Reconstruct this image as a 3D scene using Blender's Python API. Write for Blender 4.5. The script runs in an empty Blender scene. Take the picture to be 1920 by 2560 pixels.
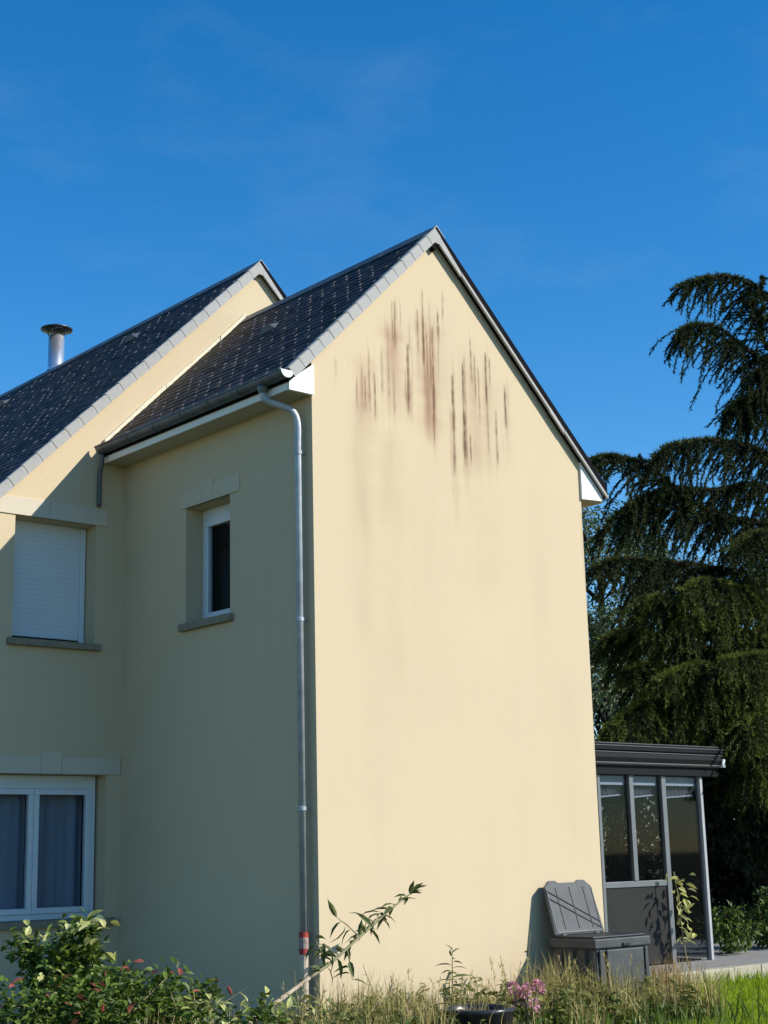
import bpy, bmesh, math, random
from mathutils import Vector, Matrix, Euler, geometry, noise
R = math.radians
random.seed(11)
sc = bpy.context.scene
col = sc.collection

# ------------------------------------------------------------------ camera
cam = bpy.data.cameras.new('camera'); camo = bpy.data.objects.new('camera', cam); col.objects.link(camo)
F = Vector((.63994834, .73524917, .22332663)); RT = Vector((.7577032, -.65215172, -.02416595)); UP = Vector((-.12787485, -.18468026, .97444406))
m = Matrix((RT, UP, -F)).transposed().to_4x4(); m.translation = Vector((-8.4015, -10.6441, 1.8)); camo.matrix_world = m
cam.sensor_width = 36; cam.lens = 3770.1 / 2560 * 36; cam.clip_start = .1; cam.clip_end = 3000
sc.camera = camo
# ------------------------------------------------------------------ sky, sun, exposure
SUN_EL, SUN_AZ = R(34), R(146.2)
w = bpy.data.worlds.new('World'); sc.world = w; w.use_nodes = True
wn = w.node_tree.nodes; wl = w.node_tree.links
sky = wn.new('ShaderNodeTexSky'); sky.sky_type = 'NISHITA'; sky.sun_disc = False
sky.sun_elevation = SUN_EL; sky.sun_rotation = SUN_AZ; sky.air_density = 1.0; sky.dust_density = 0.0; sky.ozone_density = 3.0; sky.altitude = 200
hs = wn.new('ShaderNodeHueSaturation'); hs.inputs['Saturation'].default_value = 1.38
tcw = wn.new('ShaderNodeTexCoord'); mpw = wn.new('ShaderNodeMapping'); mpw.inputs['Scale'].default_value = (2.2, 2.2, 5.0)
nzw = wn.new('ShaderNodeTexNoise'); nzw.inputs['Scale'].default_value = 2.3; nzw.inputs['Detail'].default_value = 7; nzw.inputs['Roughness'].default_value = .62
wl.new(tcw.outputs['Generated'], mpw.inputs[0]); wl.new(mpw.outputs[0], nzw.inputs['Vector'])
mrw = wn.new('ShaderNodeMapRange'); mrw.inputs[1].default_value = .52; mrw.inputs[2].default_value = .85; mrw.inputs[3].default_value = 0; mrw.inputs[4].default_value = .06; wl.new(nzw.outputs['Fac'], mrw.inputs[0])
mxw = wn.new('ShaderNodeMix'); mxw.data_type = 'RGBA'; mxw.inputs[7].default_value = (5.2, 5.6, 6.0, 1)
wl.new(sky.outputs[0], hs.inputs['Color']); wl.new(mrw.outputs[0], mxw.inputs[0]); wl.new(hs.outputs[0], mxw.inputs[6]); wl.new(mxw.outputs[2], wn['Background'].inputs[0])
wn['Background'].inputs[1].default_value = .132
sl = bpy.data.lights.new('sun', 'SUN'); sl.energy = 4.6; sl.angle = R(.53); sl.color = (1, .955, .88)
so = bpy.data.objects.new('sun', sl); col.objects.link(so)
tosun = Vector((math.sin(SUN_AZ) * math.cos(SUN_EL), math.cos(SUN_AZ) * math.cos(SUN_EL), math.sin(SUN_EL)))
so.rotation_euler = tosun.to_track_quat('Z', 'Y').to_euler(); so.location = (10, -20, 20)
sc.view_settings.view_transform = 'Standard'; sc.view_settings.look = 'None'; sc.view_settings.gamma = 1
sc.view_settings.use_curve_mapping = False; sc.view_settings.exposure = 0.45

# ------------------------------------------------------------------ helpers
def mat(name, c, rough=.6, var=.0, scale=6, metal=0, c2=None, bump=0, bscale=60, spec=.5, detail=4, stretch=None):
    m = bpy.data.materials.new(name); m.use_nodes = True
    nt = m.node_tree; n = nt.nodes; b = n['Principled BSDF']
    b.inputs['Roughness'].default_value = rough; b.inputs['Metallic'].default_value = metal
    b.inputs['Specular IOR Level'].default_value = spec
    b.inputs['Base Color'].default_value = (*c, 1)
    tc = n.new('ShaderNodeTexCoord'); src = tc.outputs['Object']
    if stretch:
        mp = n.new('ShaderNodeMapping'); mp.inputs['Scale'].default_value = stretch; nt.links.new(src, mp.inputs[0]); src = mp.outputs[0]
    if c2 is not None or var:
        nz = n.new('ShaderNodeTexNoise'); nz.inputs['Scale'].default_value = scale; nz.inputs['Detail'].default_value = detail
        nt.links.new(src, nz.inputs['Vector'])
        rp = n.new('ShaderNodeValToRGB'); rp.color_ramp.elements[0].position = .35; rp.color_ramp.elements[1].position = .65
        a = c; bb = c2 if c2 is not None else tuple(x * (1 - var) for x in c)
        rp.color_ramp.elements[0].color = (*a, 1); rp.color_ramp.elements[1].color = (*bb, 1)
        nt.links.new(nz.outputs['Fac'], rp.inputs[0]); nt.links.new(rp.outputs[0], b.inputs['Base Color'])
    if bump:
        nb = n.new('ShaderNodeTexNoise'); nb.inputs['Scale'].default_value = bscale; nb.inputs['Detail'].default_value = 5
        nt.links.new(tc.outputs['Object'], nb.inputs['Vector'])
        bp = n.new('ShaderNodeBump'); bp.inputs['Strength'].default_value = bump; bp.inputs['Distance'].default_value = .01
        nt.links.new(nb.outputs['Fac'], bp.inputs['Height']); nt.links.new(bp.outputs[0], b.inputs['Normal'])
    return m

def tone_mat(name, c, c2, rough=.7, attr='tone', transl=0, spec=.3):
    """colour from a per-leaf / per-slate random attribute; on the cedar it also carries painted sunlight"""
    m = bpy.data.materials.new(name); m.use_nodes = True; nt = m.node_tree; n = nt.nodes; b = n['Principled BSDF']
    b.inputs['Roughness'].default_value = rough; b.inputs['Specular IOR Level'].default_value = spec
    at = n.new('ShaderNodeAttribute'); at.attribute_name = attr
    mx = n.new('ShaderNodeMix'); mx.data_type = 'RGBA'; mx.inputs[6].default_value = (*c, 1); mx.inputs[7].default_value = (*c2, 1)
    nt.links.new(at.outputs['Fac'], mx.inputs[0]); nt.links.new(mx.outputs[2], b.inputs['Base Color'])
    if transl:
        tr = n.new('ShaderNodeBsdfTranslucent'); ms = n.new('ShaderNodeMixShader'); ms.inputs[0].default_value = transl
        nt.links.new(mx.outputs[2], tr.inputs[0]); nt.links.new(b.outputs[0], ms.inputs[1]); nt.links.new(tr.outputs[0], ms.inputs[2])
        nt.links.new(ms.outputs[0], n['Material Output'].inputs[0])
    return m

def link(o, parent=None):
    col.objects.link(o)
    if parent is not None: o.parent = parent
    return o
def empty(name, loc=(0, 0, 0)):
    o = bpy.data.objects.new(name, None); o.location = loc; o.empty_display_size = .2; col.objects.link(o); return o
def tag(o, label=None, cat=None, group=None, kind=None):
    if label: o['label'] = label
    if cat: o['category'] = cat
    if group: o['group'] = group
    if kind: o['kind'] = kind
    return o
def obj(name, bm, mt, parent=None, smooth=False):
    me = bpy.data.meshes.new(name); bm.normal_update(); bm.to_mesh(me); bm.free()
    if mt: me.materials.append(mt)
    if smooth:
        for p in me.polygons: p.use_smooth = True
    o = bpy.data.objects.new(name, me); link(o, parent)
    if parent is not None:                      # meshes are authored in world coordinates
        pl = Vector((0, 0, 0)); q = parent
        while q is not None: pl += q.location; q = q.parent
        o.location = -pl
    return o
def pyobj(name, vs, fs, mt, parent=None, tone=None, smooth=False):
    me = bpy.data.meshes.new(name); me.from_pydata(vs, [], fs); me.materials.append(mt)
    if tone is not None:
        a = me.attributes.new('tone', 'FLOAT', 'FACE'); a.data.foreach_set('value', tone)
    if smooth: me.polygons.foreach_set('use_smooth', [True] * len(me.polygons))
    me.update()
    o = bpy.data.objects.new(name, me); link(o, parent)
    if parent is not None:
        pl = Vector((0, 0, 0)); q = parent
        while q is not None: pl += q.location; q = q.parent
        o.location = -pl
    return o
def box(bm, x0, x1, y0, y1, z0, z1, bev=0):
    vs = [bm.verts.new((x, y, z)) for z in (z0, z1) for y in (y0, y1) for x in (x0, x1)]
    fs = [(0, 2, 3, 1), (4, 5, 7, 6), (0, 1, 5, 4), (2, 6, 7, 3), (0, 4, 6, 2), (1, 3, 7, 5)]
    F_ = [bm.faces.new([vs[i] for i in f]) for f in fs]
    if bev:
        es = list({e for f in F_ for e in f.edges}); bmesh.ops.bevel(bm, geom=es, offset=bev, segments=2, affect='EDGES', profile=.5)
def prism(bm, pts, a, b, axis='y'):
    """pts: polygon in the plane across axis, extruded from a to b"""
    def P(p, t):
        return (p[0], t, p[1]) if axis == 'y' else ((t, p[0], p[1]) if axis == 'x' else (p[0], p[1], t))
    A = [bm.verts.new(P(p, a)) for p in pts]; B = [bm.verts.new(P(p, b)) for p in pts]
    n = len(pts); f = [bm.faces.new(A), bm.faces.new(B[::-1])]
    for i in range(n): f.append(bm.faces.new((A[i], B[i], B[(i + 1) % n], A[(i + 1) % n])))
    bmesh.ops.recalc_face_normals(bm, faces=f)
def tube(bm, pts, r, seg=8, cap=True):
    pts = [Vector(p) for p in pts]; rs = r if isinstance(r, (list, tuple)) else [r] * len(pts)
    rings = []; up = Vector((.31, .22, .93))
    for i, p in enumerate(pts):
        t = (pts[min(i + 1, len(pts) - 1)] - pts[max(i - 1, 0)]).normalized()
        s = t.cross(up)
        if s.length < .05: s = t.cross(Vector((1, .2, 0)))
        s.normalize(); q = s.cross(t)
        rings.append([bm.verts.new(p + (s * math.cos(2 * math.pi * k / seg) + q * math.sin(2 * math.pi * k / seg)) * rs[i]) for k in range(seg)])
    for a, b in zip(rings, rings[1:]):
        for k in range(seg): bm.faces.new((a[k], a[(k + 1) % seg], b[(k + 1) % seg], b[k]))
    if cap: bm.faces.new(rings[0][::-1]); bm.faces.new(rings[-1])
def lathe(bm, prof, c, seg=24):
    rings = [[bm.verts.new((c[0] + r * math.cos(2 * math.pi * k / seg), c[1] + r * math.sin(2 * math.pi * k / seg), c[2] + z)) for k in range(seg)] for r, z in prof]
    for a, b in zip(rings, rings[1:]):
        for k in range(seg): bm.faces.new((a[k], a[(k + 1) % seg], b[(k + 1) % seg], b[k]))
def spline(pts, n):
    pts = [Vector(p) for p in pts]; out = []
    m_ = len(pts)
    for i in range(m_ - 1):
        p0, p1, p2, p3 = pts[max(i - 1, 0)], pts[i], pts[i + 1], pts[min(i + 2, m_ - 1)]
        for k in range(n):
            t = k / n
            out.append(.5 * ((2 * p1) + (p2 - p0) * t + (2 * p0 - 5 * p1 + 4 * p2 - p3) * t * t + (3 * p1 - p0 - 3 * p2 + p3) * t ** 3))
    out.append(pts[-1]); return out
class Leaves:
    def __init__(s): s.v = []; s.f = []; s.t = []
    def leaf(s, p, d, L, W, side=None, curl=.25, tone=None, fold=.2):
        d = d.normalized()
        if side is None: side = d.cross(Vector((random.gauss(0, .5), random.gauss(0, .5), 1)))
        if side.length < .01: side = Vector((1, 0, 0))
        side = side.normalized(); n = side.cross(d)
        i = len(s.v); c = lambda t: p + d * L * t - n * L * curl * t * t
        f = n * W * fold
        s.v += [tuple(p)] + [tuple(q) for t, k in ((.28, .44), (.62, .46)) for q in (c(t) + side * W * k + f, c(t), c(t) - side * W * k + f)] + [tuple(c(1))]
        s.f += [(i, i + 2, i + 1), (i, i + 3, i + 2), (i + 1, i + 2, i + 5, i + 4), (i + 2, i + 3, i + 6, i + 5), (i + 4, i + 5, i + 7), (i + 5, i + 6, i + 7)]
        s.t += [random.random() if tone is None else tone] * 6
    def tri(s, p, d, L, W, tone):
        side = Vector((random.gauss(0, 1), random.gauss(0, 1), random.gauss(0, 1))).cross(d)
        if side.length < 1e-3: return
        side = side.normalized() * W * .5; i = len(s.v); q = p + d * L
        s.v += [tuple(p - side), tuple(p + side), tuple(q)]; s.f.append((i, i + 1, i + 2)); s.t.append(tone)
    def blade(s, p, h, lean, W, tone, droop=.4):
        a = random.random() * 6.283; sd = Vector((math.cos(a), math.sin(a), 0)) * W * .5
        i = len(s.v); p1 = p + Vector((lean.x * .35, lean.y * .35, h * .55)); p2 = p + Vector((lean.x, lean.y, h * (1 - droop * (lean.length / (h + .01)) * .5)))
        s.v += [tuple(p - sd), tuple(p + sd), tuple(p1 + sd * .7), tuple(p1 - sd * .7), tuple(p2)]
        s.f += [(i, i + 1, i + 2, i + 3), (i + 3, i + 2, i + 4)]; s.t += [tone] * 2
    def build(s, name, mt, parent=None): return pyobj(name, s.v, s.f, mt, parent, s.t)
def rdir(zb=0):
    v = Vector((random.gauss(0, 1), random.gauss(0, 1), random.gauss(0, 1) + zb)); return v.normalized()

# ------------------------------------------------------------------ materials
def plaster():
    m = bpy.data.materials.new('render_plaster'); m.use_nodes = True; nt = m.node_tree; n = nt.nodes; L = nt.links; b = n['Principled BSDF']
    b.inputs['Roughness'].default_value = .9; b.inputs['Specular IOR Level'].default_value = .15
    tc = n.new('ShaderNodeTexCoord')
    def nz(sc_, det, st=None):
        t = n.new('ShaderNodeTexNoise'); t.inputs['Scale'].default_value = sc_; t.inputs['Detail'].default_value = det
        s = tc.outputs['Object']
        if st:
            mp = n.new('ShaderNodeMapping'); mp.inputs['Scale'].default_value = st; L.new(s, mp.inputs[0]); s = mp.outputs[0]
        L.new(s, t.inputs['Vector']); return t.outputs['Fac']
    def mix(f, a, c, fac=None):
        x = n.new('ShaderNodeMix'); x.data_type = 'RGBA'
        if f is not None: L.new(f, x.inputs[0])
        for k, v in ((6, a), (7, c)):
            if isinstance(v, tuple): x.inputs[k].default_value = (*v, 1)
            else: L.new(v, x.inputs[k])
        return x.outputs[2]
    def mp(f, a, b_, lo=0, hi=1):
        x = n.new('ShaderNodeMapRange'); L.new(f, x.inputs[0]); x.inputs[1].default_value = a; x.inputs[2].default_value = b_; x.inputs[3].default_value = lo; x.inputs[4].default_value = hi; return x.outputs[0]
    base = mix(mp(nz(.8, 5), .3, .7), (.578, .464, .300), (.556, .454, .300))
    base = mix(mp(nz(2.2, 6, (3, 3, .5)), .45, .75, 0, .16), base, (.49, .40, .265))
    base = mix(mp(nz(140, 3), .4, .7, 0, .2), base, (.39, .315, .21))
    at = n.new('ShaderNodeAttribute'); at.attribute_name = 'stain'
    sp = n.new('ShaderNodeSeparateColor'); L.new(at.outputs['Color'], sp.inputs[0])
    base = mix(sp.outputs[1], base, (.34, .165, .105))
    base = mix(sp.outputs[0], base, (.14, .078, .045))
    L.new(base, b.inputs['Base Color'])
    bp = n.new('ShaderNodeBump'); bp.inputs['Strength'].default_value = .35; bp.inputs['Distance'].default_value = .006
    L.new(nz(110, 5), bp.inputs['Height']); L.new(bp.outputs[0], b.inputs['Normal'])
    return m
M = dict(
    plaster=plaster(),
    lintelfaint=mat('lintel_render', (.565, .475, .335), .85, c2=(.54, .455, .325), scale=5, bump=.2, bscale=90), lintel=mat('lintel_paint', (.57, .495, .37), .8, c2=(.54, .47, .355), scale=5, bump=.2, bscale=90),
    panel=mat('white_soffit_board', (.80, .78, .72), .55, var=.05, scale=8),
    soffit=mat('soffit_board', (.46, .41, .31), .6, var=.1, scale=5, stretch=(1, 6, 1)),
    verge=mat('fibre_cement_verge', (.36, .35, .325), .75, c2=(.30, .295, .275), scale=9, bump=.2, bscale=70),
    zinc=mat('weathered_zinc', (.42, .45, .47), .48, metal=.25, c2=(.31, .335, .35), scale=7),
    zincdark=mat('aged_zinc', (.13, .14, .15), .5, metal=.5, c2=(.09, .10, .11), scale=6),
    steel=mat('stainless_steel', (.80, .82, .85), .34, metal=.9, var=.1, scale=5),
    steelcap=mat('dulled_steel', (.10, .105, .12), .4, metal=.8, var=.2, scale=12),
    pvc=mat('white_plastic', (.64, .68, .70), .35, var=.04, scale=4),
    sill=mat('sandstone_sill', (.27, .22, .155), .85, c2=(.20, .17, .12), scale=12, bump=.3, bscale=70),
    curtain=mat('net_curtain', (.24, .27, .32), .9, var=.2, scale=2, stretch=(8, 8, .3)),
    room=mat('room_wall', (.022, .022, .026), .9, spec=.1),
    mortar=mat('flashing_mortar', (.74, .68, .48), .85, c2=(.60, .55, .42), scale=14, bump=.6, bscale=40),
    anth=mat('anthracite_aluminium', (.010, .010, .011), .6, var=.15, scale=3, spec=.12), panelgrey=mat('grey_panel', (.027, .026, .025), .6, var=.15, scale=3, spec=.15), pleat=mat('pleated_sheet', (.16, .155, .18), .9, var=.3, scale=9),
    palepost=mat('pale_aluminium', (.36, .37, .38), .5, var=.1, scale=5), alu=mat('grey_aluminium', (.17, .18, .185), .45, metal=.4, var=.1, scale=5),
    pale_piece=mat('matt_white', (.72, .73, .76), .8, var=.06, scale=7),
    binlight=mat('scuffed_plastic', (.11, .12, .12), .6, var=.3, scale=14), binp=mat('grey_plastic', (.055, .061, .062), .6, c2=(.036, .040, .042), scale=7, bump=.25, bscale=120, detail=8),
    bind=mat('dark_plastic', (.014, .015, .017), .5, var=.2, scale=6),
    tub=mat('black_plastic', (.022, .023, .026), .28, var=.2, scale=9),
    kerb=mat('limestone', (.42, .38, .28), .9, c2=(.32, .29, .21), scale=8, bump=.5, bscale=40),
    terrace=mat('concrete_paving', (.24, .23, .21), .9, c2=(.19, .18, .165), scale=6, bump=.3, bscale=60),
    bark=mat('cedar_bark', (.030, .024, .020), .95, spec=.05, c2=(.018, .016, .014), scale=8, bump=.8, bscale=20, stretch=(4, 4, .7)),
    stem=mat('green_stem', (.16, .17, .07), .7, c2=(.22, .18, .10), scale=20),
    paleStem=mat('pale_bark', (.42, .34, .24), .85, c2=(.30, .24, .17), scale=24),
    red=mat('red_tape', (.40, .045, .035), .7, var=.4, scale=30), pinkish=mat('faded_tape', (.42, .30, .25), .8, var=.4, scale=30), white=mat('white_tape', (.75, .72, .68), .6),
    beige=mat('beige_pipe', (.55, .45, .33), .6, var=.15, scale=12),
    soil=mat('lawn_earth', (.088, .088, .024), 1, c2=(.065, .075, .018), scale=3, bump=.6, bscale=30),
    bedsoil=mat('bed_earth', (.10, .08, .05), 1, c2=(.06, .055, .03), scale=8, bump=.8, bscale=25),
)
def slate_mat():
    m = tone_mat('natural_slate', (.013, .011, .012), (.050, .043, .046), .6, spec=.14)
    nt = m.node_tree; n = nt.nodes; b = n['Principled BSDF']
    prev = b.inputs['Base Color'].links[0].from_socket
    geo = n.new('ShaderNodeNewGeometry')
    mpn = n.new('ShaderNodeTexNoise'); mpn.inputs['Scale'].default_value = .75; mpn.inputs['Detail'].default_value = 5
    nt.links.new(geo.outputs['Position'], mpn.inputs['Vector'])
    rg = n.new('ShaderNodeMapRange'); rg.inputs[1].default_value = .46; rg.inputs[2].default_value = .66; rg.inputs[4].default_value = .6
    nt.links.new(mpn.outputs['Fac'], rg.inputs[0])
    mx = n.new('ShaderNodeMix'); mx.data_type = 'RGBA'; mx.inputs[7].default_value = (.050, .040, .026, 1)
    nt.links.new(rg.outputs[0], mx.inputs[0]); nt.links.new(prev, mx.inputs[6])
    nt.links.new(mx.outputs[2], b.inputs['Base Color'])
    return m
M['slate'] = slate_mat()
M['vent'] = mat('vent_metal', (.10, .105, .12), .6, metal=.2)
M['deck'] = mat('roof_timber', (.009, .009, .011), .95, spec=.05)
M['hook'] = mat('slate_hook_metal', (.135, .14, .16), .6, metal=.2)
def glass(name='window_glass', tint=(.90, .92, .94, 1)):
    m = bpy.data.materials.new(name); m.use_nodes = True; nt = m.node_tree; n = nt.nodes
    n.remove(n['Principled BSDF'])
    g = n.new('ShaderNodeBsdfGlossy'); g.inputs['Roughness'].default_value = .03; g.inputs['Color'].default_value = (.9, .95, 1, 1)
    t = n.new('ShaderNodeBsdfTransparent'); t.inputs['Color'].default_value = tint
    fr = n.new('ShaderNodeMapRange'); lw_ = n.new('ShaderNodeLayerWeight'); lw_.inputs['Blend'].default_value = .5; pw_ = n.new('ShaderNodeMath'); pw_.operation = 'POWER'; pw_.inputs[1].default_value = 4; nt.links.new(lw_.outputs['Facing'], pw_.inputs[0]); nt.links.new(pw_.outputs[0], fr.inputs[0]); fr.inputs[3].default_value = .006; fr.inputs[4].default_value = .4
    x = n.new('ShaderNodeMixShader'); nt.links.new(fr.outputs[0], x.inputs[0]); nt.links.new(t.outputs[0], x.inputs[1]); nt.links.new(g.outputs[0], x.inputs[2])
    nt.links.new(x.outputs[0], n['Material Output'].inputs[0]); return m
M['glass'] = glass(); M['smoked'] = glass('smoked_glass', (.70, .73, .76, 1))
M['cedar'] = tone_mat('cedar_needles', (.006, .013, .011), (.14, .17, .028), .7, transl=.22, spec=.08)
M['tree'] = tone_mat('grey_green_leaves', (.022, .042, .016), (.17, .21, .09), .6, transl=.2)
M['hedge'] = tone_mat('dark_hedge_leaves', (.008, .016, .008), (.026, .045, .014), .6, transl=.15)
M['bush'] = tone_mat('shrub_leaves', (.035, .065, .010), (.13, .19, .022), .5, transl=.25)
M['pale'] = tone_mat('yellow_leaves', (.42, .42, .10), (.55, .55, .26), .5, transl=.3)
M['redtip'] = tone_mat('red_new_leaves', (.28, .07, .05), (.40, .12, .09), .5, transl=.3)
M['weed'] = tone_mat('weed_leaves', (.055, .075, .020), (.12, .14, .035), .6, transl=.2)
M['weedmix'] = tone_mat('mixed_weed_leaves', (.045, .085, .015), (.26, .25, .06), .6, transl=.25)
M['dry'] = tone_mat('dry_grass', (.18, .17, .045), (.55, .45, .19), .8, transl=.3)
M['rust'] = tone_mat('rust_grass', (.30, .16, .045), (.42, .30, .11), .8, transl=.3)
M['lawn'] = tone_mat('lawn_grass', (.20, .29, .010), (.33, .43, .03), .8, transl=.3, spec=.08)
M['pink'] = tone_mat('pink_petals', (.55, .22, .25), (.70, .42, .45), .6, transl=.3)

# ================================================================== SETTING
D = 3.33; W = 3.709; S = .988; XR, ZR = 1.628, 8.146; X2, Z2 = 1.828, 8.914; T = .128
ca = 1 / math.hypot(1, S); sa = S * ca           # slope direction
bm = bmesh.new()
vs = [bm.verts.new(p) for p in ((-900, -900, .3), (900, -900, .3), (900, 900, .3), (-900, 900, .3))]; bm.faces.new(vs)
tag(obj('lawn', bm, M['soil']), kind='structure')
bm = bmesh.new()                                  # planting bed: low uneven mound in front of the gable
nx, ny = 60, 14
g = [[bm.verts.new((-6 + 9.4 * i / nx, -1.9 + 1.9 * j / ny - (.0 if j < ny else .002), .304 + .10 * math.sin(math.pi * min(1, (j + .3) / ny)) * min(1, min(i, nx - i) / 6) * (.6 + .8 * noise.noise((i * .3, j * .5, 0))))) for i in range(nx + 1)] for j in range(ny + 1)]
for j in range(ny):
    for i in range(nx): bm.faces.new((g[j][i], g[j][i + 1], g[j + 1][i + 1], g[j + 1][i]))
tag(obj('planting_bed', bm, M['bedsoil'], smooth=True), kind='structure')
bm = bmesh.new(); box(bm, W + .01, 10.8, .56, 7, .2, .474, .008)
tag(obj('terrace', bm, M['terrace']), kind='structure')

# ================================================================== HOUSE
house = empty('house', (0, 0, .3))
tag(house, 'cream rendered two storey house with steep slate roofs and a tall sunlit gable', 'house')

def wall_mesh(poly, holes, axis, pos, depth, inward):
    """polygon (u,z) with rectangular holes (u0,u1,z0,z1); reveals of the holes run 'depth' along inward"""
    def P(u, z, d): return (u, pos + d, z) if axis == 'y' else (pos + d, u, z)
    co = [Vector(p) for p in poly]; ed = [(i, (i + 1) % len(poly)) for i in range(len(poly))]
    for (a, b, c, d) in holes:
        k = len(co); co += [Vector(p) for p in ((a, c), (b, c), (b, d), (a, d))]; ed += [(k + i, k + (i + 1) % 4) for i in range(4)]
    r = geometry.delaunay_2d_cdt(co, ed, [], 0, 1e-5)
    bm = bmesh.new(); vv = [bm.verts.new(P(v.x, v.y, 0)) for v in r[0]]
    def inside(pt):
        c = False; n = len(poly); j = n - 1
        for i in range(n):
            (xi, yi), (xj, yj) = poly[i], poly[j]
            if (yi > pt.y) != (yj > pt.y) and pt.x < (xj - xi) * (pt.y - yi) / (yj - yi) + xi: c = not c
            j = i
        return c
    for f in r[2]:
        ce = sum((r[0][i] for i in f), Vector((0, 0))) / len(f)
        if not inside(ce): continue
        if any(a < ce.x < b and c < ce.y < d for a, b, c, d in holes): continue
        bm.faces.new([vv[i] for i in f])
    for (a, b, c, d) in holes:
        q = [(a, c), (b, c), (b, d), (a, d)]
        for i in range(4):
            (u0, z0), (u1, z1) = q[i], q[(i + 1) % 4]
            bm.faces.new([bm.verts.new(P(u0, z0, 0)), bm.verts.new(P(u1, z1, 0)), bm.verts.new(P(u1, z1, depth * inward)), bm.verts.new(P(u0, z0, depth * inward))])
    return bm
# --- sunlit gable with its rain streaks (colour attribute on a fine grid)
STREAKS = [(0.298, 6.45, 6.31, 0.008, 0.5, 0.0), (0.555, 6.31, 6.05, 0.0067, 0.5, 0.2), (0.624, 6.41, 6.08, 0.008, 0.6, 0.4), (0.659, 6.33, 6.06, 0.0107, 0.9, 0.5), (0.716, 6.59, 6.09, 0.008, 0.7, 0.4), (0.783, 6.37, 6.0, 0.0094, 0.8, 0.1), (0.791, 6.78, 6.69, 0.0054, 0.3, 0.0), (0.88, 6.61, 6.28, 0.008, 0.7, 0.1), (0.968, 6.88, 6.25, 0.008, 0.5, 0.2), (1.035, 7.18, 6.83, 0.0067, 0.7, 0.0), (1.068, 7.17, 6.79, 0.0107, 0.9, 0.2), (1.144, 7.21, 7.01, 0.0054, 0.6, 0.0), (1.035, 6.45, 6.08, 0.008, 0.6, 0.3), (1.258, 7.0, 6.74, 0.0054, 0.5, 0.1), (1.231, 6.74, 6.16, 0.0161, 1.0, 0.2), (1.374, 7.16, 6.81, 0.008, 0.6, 0.2), (1.447, 7.38, 6.82, 0.0067, 0.8, 0.1), (1.45, 7.1, 6.68, 0.0107, 0.9, 0.5), (1.496, 6.93, 6.51, 0.008, 0.9, 0.6), (1.544, 7.29, 7.03, 0.0054, 0.5, 0.0), (1.542, 6.96, 6.47, 0.0094, 0.9, 0.6), (1.577, 6.99, 6.29, 0.0107, 0.9, 0.5), (1.566, 6.34, 5.88, 0.012, 0.9, 0.4), (1.488, 6.42, 5.89, 0.0321, 0.35, 0.9), (1.657, 7.22, 6.98, 0.0094, 0.9, 0.1), (1.728, 7.45, 7.21, 0.0067, 0.6, 0.0), (1.804, 7.25, 7.16, 0.004, 0.3, 0.0), (1.649, 6.96, 6.61, 0.0054, 0.5, 0.2), (1.834, 6.5, 5.66, 0.0147, 0.9, 0.0), (1.987, 6.66, 5.79, 0.0134, 1.0, 0.0), (2.002, 6.1, 5.71, 0.0107, 0.7, 0.0), (2.061, 5.97, 5.73, 0.0107, 0.8, 0.0), (2.111, 7.01, 6.63, 0.0094, 0.8, 0.0), (2.164, 6.83, 6.45, 0.0067, 0.6, 0.0), (2.212, 6.7, 6.22, 0.0067, 0.6, 0.0), (2.324, 6.89, 6.46, 0.0107, 0.9, 0.0), (2.323, 6.48, 5.92, 0.008, 0.5, 0.0), (2.382, 6.85, 6.63, 0.008, 0.7, 0.0), (2.447, 6.27, 5.8, 0.0107, 0.7, 0.0), (2.597, 6.58, 6.22, 0.0107, 0.9, 0.0), (2.606, 6.25, 5.96, 0.0067, 0.4, 0.0), (0.441, 6.53, 6.47, 0.0054, 0.3, 0.0), (0.633, 6.19, 5.91, 0.0482, 0.2, 1.0), (1.027, 6.85, 6.37, 0.0589, 0.22, 0.9), (1.51, 6.7, 5.92, 0.0535, 0.25, 1.0), (1.212, 6.3, 6.05, 0.0268, 0.3, 0.6), (2.153, 6.6, 5.66, 0.0669, 0.16, 0.3), (2.316, 6.72, 5.73, 0.0321, 0.15, 0.2), (0.601, 5.97, 4.79, 0.0803, 0.13, 0.2), (0.956, 5.7, 5.0, 0.0803, 0.11, 0.1), (1.04, 6.38, 5.93, 0.0669, 0.12, 0.4), (1.642, 7.2, 6.03, 0.0936, 0.05, 0.0), (2.617, 6.56, 5.84, 0.0401, 0.12, 0.0), (1.367, 7.09, 6.53, 0.0214, 0.2, 0.5)]
rg = random.Random(12)
STREAKS = [(q[0], q[1] + (q[1] - q[2]) * .10, q[2] - (q[1] - q[2]) * .12, q[3] * (1.25 if q[3] > .025 else 1), q[4] * (1.7 if q[5] > .5 and q[3] > .025 else 1), q[5]) for q in STREAKS]
STREAKS += [(.66, 6.5, 5.7, .10, .22, .75), (1.03, 6.95, 6.0, .13, .2, .7), (1.5, 7.1, 5.8, .16, .2, .75), (2.05, 6.9, 5.5, .20, .11, .35), (2.4, 6.6, 5.6, .14, .09, .3)]
for q in list(STREAKS):
    if q[3] < .02 and q[4] > .45:
        L_ = q[1] - q[2]
        for k in range(3):
            a_ = q[1] - L_ * rg.uniform(-.15, .5); STREAKS.append((q[0] + rg.gauss(0, 2.6) * q[3], a_, a_ - L_ * rg.uniform(.3, .9), q[3] * rg.uniform(.5, 1.1), q[4] * rg.uniform(.2, .5), min(1, q[5] + .35 * rg.random())))
        STREAKS.append((q[0], q[2] + L_ * .3, q[2] - L_ * rg.uniform(.2, .7), q[3] * 2.6, q[4] * .16, .3))
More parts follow.
